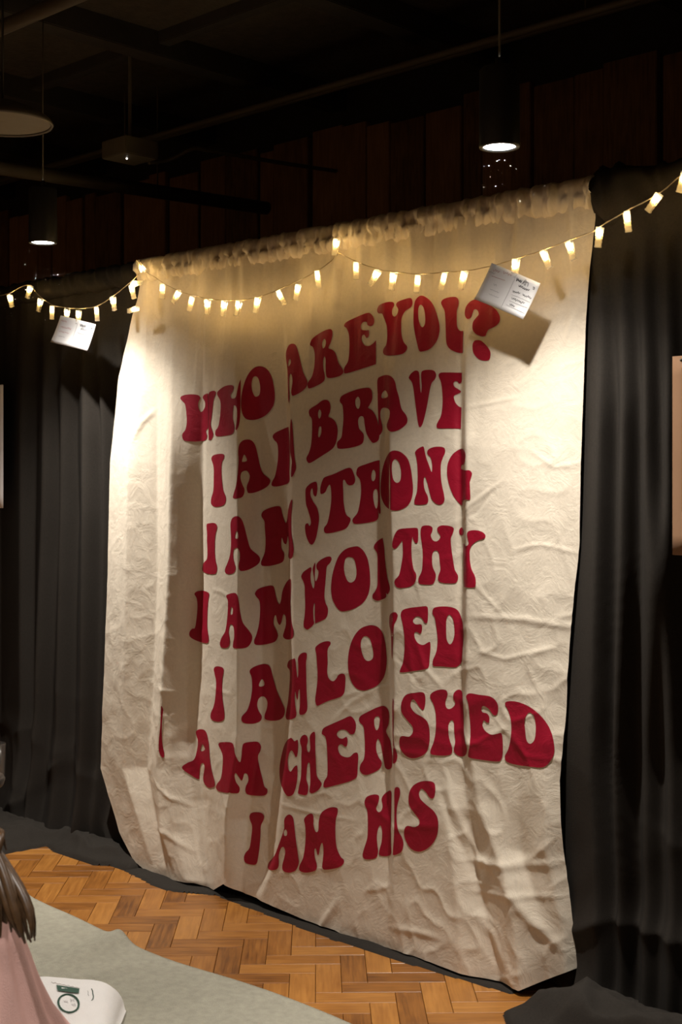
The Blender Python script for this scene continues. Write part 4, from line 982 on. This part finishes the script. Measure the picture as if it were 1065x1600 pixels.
# ================================================================== note cards held by clips
def card(label, corners, Y, scribbles, mat_for):
    """corners: four pixels, clockwise from top left; the card hangs in the plane Y"""
    Q = [at_y(x, y, Y) for x, y in corners]
    e = empty('note_card', Q[3])
    tag(e, label, 'note card', 'handwritten cards on the light string')
    n = 8
    bil = lambda u_, v_: (Q[0] * (1 - u_) + Q[1] * u_) * (1 - v_) + (Q[3] * (1 - u_) + Q[2] * u_) * v_
    curl = lambda u_, v_: Vector((0, -.010 * v_ * v_ - .004 * (2 * u_ - 1) ** 2, 0))
    v = [bil(i / n, j / n) + curl(i / n, j / n) - Q[3] for j in range(n + 1) for i in range(n + 1)]
    f = [(j * (n + 1) + i, (j + 1) * (n + 1) + i, (j + 1) * (n + 1) + i + 1, j * (n + 1) + i + 1) for j in range(n) for i in range(n)]
    o = mesh('sheet', v, f, M['paper'], e)
    md = o.modifiers.new('thickness', 'SOLIDIFY'); md.thickness = .0004
    groups = {}
    for (mk_, pts, th) in scribbles:
        P = [bil(u_, v_) + curl(u_, v_) - Q[3] + Vector((0, -.0009, 0)) for u_, v_ in pts]
        groups.setdefault(mk_, MB()).tube(catmull([tuple(p_) for p_ in P], 3, False), th * 1.4, 4)
    for k_, mb in groups.items():
        mb.build('handwriting', M[k_], e)
def squiggle(u0, u1, v0, seed, amp=.03, n=14, slope=0.0):
    r = random.Random(seed)
    return [(u0 + (u1 - u0) * i / n, v0 + slope * i / n + (amp if i % 2 else -amp) * r.uniform(.25, 1)) for i in range(n + 1)]
S1 = [('inkgrey', [(.52, .04), (.515, .5), (.52, .93)], .0004), ('inkred', squiggle(.08, .2, .14, 1, .04, 6), .0004), ('inkred', squiggle(.27, .44, .10, 2, .04, 8), .0004),
      ('inkgrey', squiggle(.02, .14, .22, 21, .02, 6), .0004), ('inkred', [(.10, .30), (.25, .29), (.36, .28)], .0004), ('inkgrey', squiggle(.2, .26, .47, 3, .03, 3), .0004),
      ('inkgrey', squiggle(.18, .36, .62, 4, .012, 8), .0003), ('inkgrey', squiggle(.2, .4, .74, 5, .012, 8), .0003),
      ('ink', squiggle(.55, .66, .14, 6, .05, 8), .0007), ('ink', [(.68, .20), (.72, .06), (.75, .20), (.70, .14), (.78, .10), (.80, .20)], .0006), ('ink', squiggle(.64, .86, .27, 7, .045, 12), .0007),
      ('ink', [(.90, .16), (.93, .15), (.94, .19), (.91, .2)], .0007), ('ink', squiggle(.58, .72, .44, 8, .035, 8), .0005), ('ink', squiggle(.78, .96, .43, 9, .035, 10), .0005),
      ('inkgrey', [(.58, .54), (.75, .53), (.97, .54)], .0003), ('ink', squiggle(.62, .88, .62, 10, .035, 14), .0005), ('inkgrey', [(.60, .70), (.97, .69)], .0003),
      ('ink', squiggle(.64, .74, .78, 11, .03, 6), .0005), ('inkgrey', [(.58, .82), (.97, .84)], .0003)]
card('white handwritten card clipped over the banner beside the question mark', [(769, 411), (845, 443), (821, 500), (745, 468)], YS - .006, S1, M)
S2 = [('inkgrey', [(.50, .04), (.50, .5), (.49, .9)], .0004), ('inkred', squiggle(.05, .2, .16, 31, .05, 7), .0005), ('inkred', squiggle(.10, .38, .38, 32, .04, 12), .0005),
      ('inkred', squiggle(.10, .36, .55, 33, .03, 10), .0004), ('inkgrey', squiggle(.12, .3, .72, 34, .02, 8), .0004), ('ink', squiggle(.58, .74, .16, 35, .06, 8), .0008),
      ('ink', squiggle(.62, .8, .28, 36, .05, 9), .0007), ('ink', [(.88, .14), (.92, .13), (.93, .19), (.89, .19)], .0009), ('ink', squiggle(.58, .92, .46, 37, .04, 15), .0005),
      ('inkgrey', squiggle(.62, .88, .62, 38, .03, 12), .0005), ('inkgrey', squiggle(.66, .8, .76, 39, .03, 7), .0005)]
card('white handwritten card clipped over the black drape at the left', [(96, 493), (151, 507), (140.5, 549), (83, 535)], YS - .006, S2, M)

# ================================================================== posters pinned to the drapes
def poster(label, q0, q1, Y, wid, right, tone):
    A = at_y(*q0, Y); B = at_y(*q1, Y)
    z1, z0 = A.z, B.z
    xa = A.x if right else A.x - wid
    e = empty('poster', (xa, Y, z0)); tag(e, label, 'poster', 'beige posters on the drapes')
    h = z1 - z0
    n = 10
    cv = lambda u_: -.012 * math.sin(u_ * math.pi) 
    v = [(u_ / n * wid, cv(u_ / n), v_ / n * h) for v_ in range(n + 1) for u_ in range(n + 1)]
    f = [(j * (n + 1) + i, j * (n + 1) + i + 1, (j + 1) * (n + 1) + i + 1, (j + 1) * (n + 1) + i) for j in range(n) for i in range(n)]
    o = mesh('sheet', v, f, tone, e)
    o.modifiers.new('thickness', 'SOLIDIFY').thickness = .0006
    v2 = [(.03 + (wid - .06) * u_ / n, cv((.03 + (wid - .06) * u_ / n) / wid) - .0018, h * (.22 + .72 * v_ / n)) for v_ in range(n + 1) for u_ in range(n + 1)]
    mesh('printed_panel', v2, f, M['poster_print'], e)
    for u_ in (.03, wid - .03):
        vv, ff = sphere_data(.004)
        mesh('pin', [(x + u_, y + cv(u_ / wid) - .004, z + h - .012) for x, y, z in vv], ff, M['pipe'], e)
M['poster_tan'] = plain('tan_paper', (.25, .135, .07), .8, var=.08, scale=12)
M['poster_white'] = plain('pale_paper', (.72, .68, .66), .8, var=.05, scale=12)
M['poster_print'] = plain('brown_print', (.20, .11, .035), .8, var=.35, scale=9)
poster('tan poster with a brown print hanging on the right drape', (1050, 557), (1050, 867), 3.205, .42, True, M['poster_tan'])
poster('pale poster hanging on the left drape at the frame edge', (5, 601), (5, 794), 3.215, .42, False, M['poster_white'])

# ================================================================== rug
A = at_z(22, 1392, 0); B = at_z(480, 1600, 0)
rx0, rx1, ry1, ry0 = A.x - .02, -1.2, (A.y + B.y) / 2, .55
nx_, ny_ = 260, 170
gx, gy = np.meshgrid(np.linspace(rx0, rx1, nx_), np.linspace(ry0, ry1, ny_))
lift = .030 * np.exp(-((gx - at_z(196, 1470, 0).x - .25 * (ry1 - gy)) / .055) ** 2) * sstep(ry1 - .5, ry1, gy)
lift += .055 * np.exp(-((gx - rx0) / .09) ** 2) * sstep(ry1 - .4, ry1, gy)
lift += .006 * vnoise(gx * 3, gy * 3, 91)
edge = .020 * np.sin((gx - rx0) * 5.0) * sstep(ry1 - .5, ry1, gy) + .03 * (gx < -9)
gy2 = gy + edge * 1.0 + .03 * sstep(rx0 + .35, rx0, gx) * sstep(ry1 - .6, ry1, gy)
top_ = .010 + lift
v = np.stack([gx, gy2, top_], -1).reshape(-1, 3)
idx = np.arange(nx_ * ny_).reshape(ny_, nx_)
f = [tuple(q) for q in np.stack([idx[:-1, :-1], idx[:-1, 1:], idx[1:, 1:], idx[1:, :-1]], -1).reshape(-1, 4)]
# underside and rim
vb = v.copy(); vb[:, 2] -= .009
n = len(v)
fb = [tuple(i + n for i in reversed(q)) for q in f]
rim = list(idx[0, :]) + list(idx[1:, -1]) + list(idx[-1, -2::-1]) + list(idx[-2:0:-1, 0])
fr = [(rim[i], rim[i] + n, rim[(i + 1) % len(rim)] + n, rim[(i + 1) % len(rim)]) for i in range(len(rim))]
rug = mesh('rug', np.concatenate([v, vb]), f + fb + fr, M['rug'])
tag(rug, 'plain grey woven rug with a rippled edge on the parquet', 'rug')

# ================================================================== white tote bag on the rug
M['bag'] = plain('white_cotton', (.80, .77, .73), .85, var=.04, scale=40, bump=.25, bscale=300)
M['green'] = plain('dark_green_print', (.035, .085, .055), .8, var=.1)
BX0, BX1, BD0, BD1 = -.94, -.600, 3.44, 3.78      # camera-right metres, distance
def bag_h(xc, d):
    u_ = (xc - BX0) / (BX1 - BX0); t = (d - BD0) / (BD1 - BD0)
    k_ = np.clip(1 - np.abs(2 * u_ - 1) ** 5, 0, 1) ** .5
    pr = np.interp(t, [0, .06, .3, .6, .85, .95, 1], [0, .03, .055, .085, .105, .085, 0])
    return .019 + k_ * pr + .006 * (vnoise(xc * 22, d * 18, 77) - .5) * k_
n1, n2 = 60, 60
U, T = np.meshgrid(np.linspace(BX0, BX1, n1), np.linspace(BD0, BD1, n2))
def cam_to_world(xc, d, z):
    return np.stack([xc * CT - d * ST, xc * ST + d * CT, z], -1)
skew = -.045 * ((U - BX0) / (BX1 - BX0) - .5)
Hh = bag_h(U, T)
bpos = cam_to_world(U, T + skew, Hh)
c0 = cam_to_world(np.array((BX0 + BX1) / 2), np.array((BD0 + BD1) / 2), np.array(.018))
bag = empty('tote_bag', tuple(c0)); tag(bag, 'white cotton tote bag with green print lying on the rug', 'bag')
v = (bpos - c0).reshape(-1, 3)
idx = np.arange(n1 * n2).reshape(n2, n1)
f = [tuple(q) for q in np.stack([idx[:-1, :-1], idx[:-1, 1:], idx[1:, 1:], idx[1:, :-1]], -1).reshape(-1, 4)]
vb = v.copy(); vb[:, 2] = .001
rim = list(idx[0, :]) + list(idx[1:, -1]) + list(idx[-1, -2::-1]) + list(idx[-2:0:-1, 0])
fr = [(rim[i], rim[i] + len(v), rim[(i + 1) % len(rim)] + len(v), rim[(i + 1) % len(rim)]) for i in range(len(rim))]
mesh('body', np.concatenate([v, vb]), f + [tuple(i + len(v) for i in reversed(q)) for q in f] + fr, M['bag'], bag)
def on_bag(px, py):
    for d in np.arange(3.3, 3.95, .002):
        p_ = at_d(px, py, d)
        xc = (px - CX) / F * d
        sk = -.045 * ((xc - BX0) / (BX1 - BX0) - .5)
        if p_.z <= float(bag_h(np.array(xc), np.array(d - sk))) : return p_
    return at_z(px, py, .02)
def print_poly(P, name, mat):
    loops = [P]
    out = [on_bag(x, y) - Vector(c0) + Vector((0, 0, .0022)) - ray(x, y).normalized() * .003 for x, y in P]
    cx_ = sum((q for q in out), Vector()) / len(out)
    mesh(name, out + [cx_], [(i, (i + 1) % len(out), len(out)) for i in range(len(out))], mat, bag)
print_poly([(88, 1540), (104, 1542.5), (124, 1546), (123, 1553), (104, 1551), (90, 1549)], 'printed_label', M['green'])
print_poly([(96, 1544), (112, 1546.5), (120, 1548), (119, 1551), (104, 1549.5), (97, 1548.5)], 'label_lettering', M['bag'])
ringp = []
for i in range(25):
    t = 2 * math.pi * i / 24
    ringp.append((107 + 16 * math.cos(t), 1569 + 14 * math.sin(t) + 1.5 * math.cos(t)))
P = [on_bag(x, y) - Vector(c0) + Vector((0, 0, .002)) for x, y in ringp]
MB().tube(P, .0030, 5).build('printed_ring', M['green'], bag)
r_ = random.Random(4)
for i, (x, y) in enumerate(((100, 1566), (110, 1564), (112, 1571))):
    P = [on_bag(x + k * 1.2, y + (2.6 if k % 2 else -2.6) * r_.uniform(.4, 1)) - Vector(c0) + Vector((0, 0, .002)) for k in range(6)]
    MB().tube(P, .0006, 4).build('printed_script', M['inkgrey'], bag)
P = [on_bag(x, y) - Vector(c0) + Vector((0, 0, .002)) for x, y in ((143, 1546), (144.5, 1549), (145, 1554), (146, 1558), (145, 1562), (143, 1564))]
MB().tube(P, .0012, 4).build('printed_script', M['green'], bag)
P = [on_bag(x, y) - Vector(c0) + Vector((0, 0, .002)) for x, y in ((137, 1549), (138, 1552), (137.5, 1555), (139, 1557))]
MB().tube(P, .0006, 4).build('printed_script', M['inkgrey'], bag)
P = [on_bag(80 + k * 3.4, 1535 + k * .72 + (1.2 if k % 2 else 0)) - Vector(c0) + Vector((0, 0, .002)) for k in range(14)]
MB().tube(P, .0011, 4).build('stitching', M['bag'], bag)
hp = [cam_to_world(np.array(x), np.array(d), np.array(z)) - c0 for x, d, z in ((-.9, 3.78, .06), (-.93, 3.86, .03), (-.85, 3.90, .016), (-.78, 3.87, .02), (-.74, 3.79, .07))]
MB().tube(catmull([tuple(q) for q in hp], 5, False), .007, 6).build('handle', M['bag'], bag, True)

# ================================================================== glass on a small stool at the left edge
M['glass'] = clear_plastic('glass', .03, .06)
gc = at_d(-9, 1162, 3.9)
gz0 = gc.z - .10
e = empty('drinking_glass', (gc.x, gc.y, gz0)); tag(e, 'clear drinking glass at the left edge in front of the drape', 'glass')
MB().lathe([(.001, .006), (.022, .006), (.027, .012), (.0305, .10), (.033, .10), (.0295, .004), (.026, 0), (.001, 0)], 32).build('tumbler', M['glass'], e, True)
ring = [(.0318 * math.cos(t * math.pi / 16), .0318 * math.sin(t * math.pi / 16), .10) for t in range(33)]
MB().tube(ring, .0011, 6).build('rim', M['glass'], e, True)
sc_ = at_d(-72, 1162, 3.9)
e = empty('side_stool', (sc_.x, sc_.y, .018)); tag(e, 'small black round stool at the left edge under the glass', 'stool')
hh = gz0 - .018
MB().lathe([(.001, hh), (.140, hh), (.145, hh - .008), (.140, hh - .024), (.001, hh - .024)], 40).build('seat', M['metal'], e, True)
for k in range(3):
    t = k * 2 * math.pi / 3 + .4
    MB().tube([(.06 * math.cos(t), .06 * math.sin(t), hh - .02), (.11 * math.cos(t), .11 * math.sin(t), 0)], .011, 8).build('leg', M['metal'], e, True)

# ================================================================== person seated on the rug, left foreground
M['skin'] = plain('skin', (.62, .40, .30), .55, var=.06)
M['pink'] = plain('pink_fleece', (.82, .50, .45), .95, var=.06, scale=25, bump=.35, spec=.08, bscale=350)
M['hair'] = plain('brown_hair', (.085, .045, .020), .40, var=.55, scale=55)
pd_ = 2.95
pc = at_d(-102, 1500, pd_)
person = empty('person', (pc.x, pc.y, .016), TH + .15)
tag(person, 'person with long brown hair in a pink fleece sitting on the rug', 'person')
joints = {'pel': (0, 0, .10, .13, .11), 'belly': (0, .0, .24, .125, .095), 'chest': (0, .0, .42, .135, .095), 'neck0': (0, .01, .55, .062, .058), 'neck1': (0, .025, .615, .05, .05),
          'jaw': (0, .045, .665, .062, .072), 'face': (0, .045, .735, .076, .090), 'crown': (0, .035, .805, .062, .075), 'nose': (0, .150, .715, .010, .012)}
edges = [('pel', 'belly'), ('belly', 'chest'), ('chest', 'neck0'), ('neck0', 'neck1'), ('neck1', 'jaw'), ('jaw', 'face'), ('face', 'crown'), ('face', 'nose')]
for s_, S in (('L', -1), ('R', 1)):
    joints.update({'sh' + s_: (S * .125, 0, .50, .052, .052), 'el' + s_: (S * .155, .06, .30, .040, .040), 'wr' + s_: (S * .10, .24, .20, .028, .024), 'pm' + s_: (S * .075, .315, .19, .036, .018),
                   'hp' + s_: (S * .10, .03, .095, .095, .09), 'kn' + s_: (S * .29, .24, .10, .06, .058), 'an' + s_: (-S * .06, .36, .055, .04, .038), 'to' + s_: (-S * .16, .40, .04, .032, .024), 'ear' + s_: (S * .078, .03, .725, .012, .016)})
    edges += [('chest', 'sh' + s_), ('sh' + s_, 'el' + s_), ('el' + s_, 'wr' + s_), ('wr' + s_, 'pm' + s_), ('pel', 'hp' + s_), ('hp' + s_, 'kn' + s_), ('kn' + s_, 'an' + s_), ('an' + s_, 'to' + s_), ('face', 'ear' + s_)]
    for k, (fx, fl_) in enumerate(((-.024, .072), (-.008, .082), (.008, .078), (.023, .062))):
        joints['f%d%s' % (k, s_)] = (S * .075 + fx, .315 + fl_ * .6, .185, .009, .009)
        joints['g%d%s' % (k, s_)] = (S * .075 + fx * 1.05, .315 + fl_, .165, .0075, .0075)
        edges += [('pm' + s_, 'f%d%s' % (k, s_)), ('f%d%s' % (k, s_), 'g%d%s' % (k, s_))]
    joints['th' + s_] = (S * .075 - S * .045, .325, .195, .010, .010); edges.append(('pm' + s_, 'th' + s_))
names = list(joints)
me = bpy.data.meshes.new('body')
me.from_pydata([joints[k][:3] for k in names], [(names.index(a_), names.index(b2)) for a_, b2 in edges], [])
body = link_mesh('body', me, M['skin'], person)
sk_ = body.modifiers.new('skin', 'SKIN'); sk_.use_smooth_shade = True
for i, k in enumerate(names):
    me.skin_vertices[0].data[i].radius = joints[k][3:5]
    me.skin_vertices[0].data[i].use_root = (k == 'pel')
body.modifiers.new('smooth', 'SUBSURF').levels = 1
body.modifiers['smooth'].render_levels = 2
for S in (-1, 1):
    v, f = sphere_data(.011, 12, 8)
    eye = mesh('eye', [(x + S * .03, y + .122, z + .742) for x, y, z in v], f, M['paper'], person)
    v, f = sphere_data(.0055, 10, 6)
    mesh('iris', [(x, y + .008, z) for x, y, z in [(a_ + S * .03, b2 + .122, c_ + .742) for a_, b2, c_ in v]], f, M['hair'], eye)
MB().tube([(-.022, .118, .682), (0, .126, .680), (.022, .118, .682)], .0045, 6).build('lips', plain('lips', (.45, .18, .15), .5), person, True)
# fleece garment draped from the neck to the rug, in broad folds
na, nb = 160, 70
prof = [(.590, .060, .060, .015), (.585, .075, .07, .012), (.570, .105, .082, .006), (.548, .150, .10, 0), (.520, .175, .112, 0), (.480, .190, .125, .004), (.430, .205, .14, .012), (.370, .222, .165, .02),
        (.300, .245, .20, .035), (.22, .29, .25, .06), (.12, .36, .31, .09), (.03, .44, .36, .11), (.004, .45, .37, .115)]
pz = np.array([q[0] for q in prof]); s_par = np.linspace(0, 1, len(prof))
TT = np.linspace(0, 1, nb)
ZZ = np.interp(TT, s_par, pz); RX = np.interp(TT, s_par, [q[1] for q in prof]); RY = np.interp(TT, s_par, [q[2] for q in prof]); OYY = np.interp(TT, s_par, [q[3] for q in prof])
AN = np.linspace(0, 2 * math.pi, na, endpoint=False)
v = []
for t, z, rx_, ry_, oy_ in zip(TT, ZZ, RX, RY, OYY):
    w_ = min(1, max(0, (t - .22) / .45))
    for a_ in AN:
        tw = a_ + .35 * t
        fold = (.042 * abs(math.sin(4.5 * tw + .6 * math.sin(3 * t))) + .022 * math.sin(11 * tw + 4 * t) + .014 * math.sin(19 * tw - 5 * t)) * w_
        k_ = 1 + fold * 1.7 - .04
        cs, sn = math.cos(a_), math.sin(a_)
        v.append((rx_ * k_ * cs, oy_ + ry_ * k_ * sn, z + .012 * w_ * math.sin(5 * tw) * (1 - t)))
f = [(i * na + k, i * na + (k + 1) % na, (i + 1) * na + (k + 1) % na, (i + 1) * na + k) for i in range(nb - 1) for k in range(na)]
g = mesh('fleece_wrap', v, [tuple(reversed(q)) for q in f], M['pink'], person)
# hair: a shell over the skull and separate locks that end in curls on the right shoulder
v, f = sphere_data(1.0, 40, 26)
hv = []
for x, y, z in v:
    k_ = 1 + .03 * math.sin(26 * math.atan2(y, x)) * (1 - z * z)
    hv.append((.098 * x * k_, .020 + .112 * y * k_ + (-.012 if y > 0.6 and z < .3 else 0), .752 + .108 * z))
hv = [(x, min(y, .085 + max(0, z - .77) * .6), z) for x, y, z in hv]
hair = mesh('hair', hv, f, M['hair'], person)
inv = person.matrix_basis.inverted() if False else None
Rz = Matrix.Rotation(-(TH + .15), 3, 'Z')
def to_local(p_): return Rz @ (Vector(p_) - Vector((pc.x, pc.y, .016)))
rh = random.Random(12)
def lock(p0, p3, r0, curl, n=12):
    p0, p3 = Vector(p0), Vector(p3)
    p1 = p0 + Vector(((p0.x) * .45, -.02, -.06)); p2 = p3 + Vector((rh.uniform(-.03, .0), rh.uniform(-.02, .02), .11))
    pts, rs = [], []
    ph = rh.uniform(0, 6)
    for i in range(n + 1):
        t = i / n
        q = p0 * (1 - t) ** 3 + p1 * 3 * t * (1 - t) ** 2 + p2 * 3 * t * t * (1 - t) + p3 * t ** 3
        q = q + Vector((math.sin(t * 7 + ph), math.cos(t * 6 + ph), 0)) * curl * t
        pts.append(q); rs.append(r0 * (1 - .25 * t) * (1 if t < .85 else (1 - (t - .85) / .15 * .75)))
    MB().tube(pts, rs, 7).build('lock', M['hair'], hair, True)
for k in range(46):
    a_ = math.pi * (1.02 + .96 * k / 45)
    st_ = (.088 * math.cos(a_), .02 + .100 * math.sin(a_), .745 + rh.uniform(-.05, .05))
    ed = (.150 * math.cos(a_) + rh.uniform(-.02, .02), -.02 + .150 * math.sin(a_) * .9, .47 + rh.uniform(-.03, .05))
    lock(st_, ed, rh.uniform(.009, .014), .006)
for (x, y, dd) in ((8, 1330, 2.94), (4, 1345, 2.90), (12, 1440, 2.85), (22, 1455, 2.83), (30, 1466, 2.82), (38, 1470, 2.82), (46, 1474, 2.83), (52, 1470, 2.84), (55, 1462, 2.85), (44, 1455, 2.83), (34, 1450, 2.82), (26, 1440, 2.82), (16, 1425, 2.83), (48, 1466, 2.80), (40, 1475, 2.80)):
    q = to_local(at_d(x, y, dd))
    lock((.090 + rh.uniform(-.012, .006), rh.uniform(-.05, .03), .75 + rh.uniform(-.04, .02)), q, rh.uniform(.008, .013), .007)
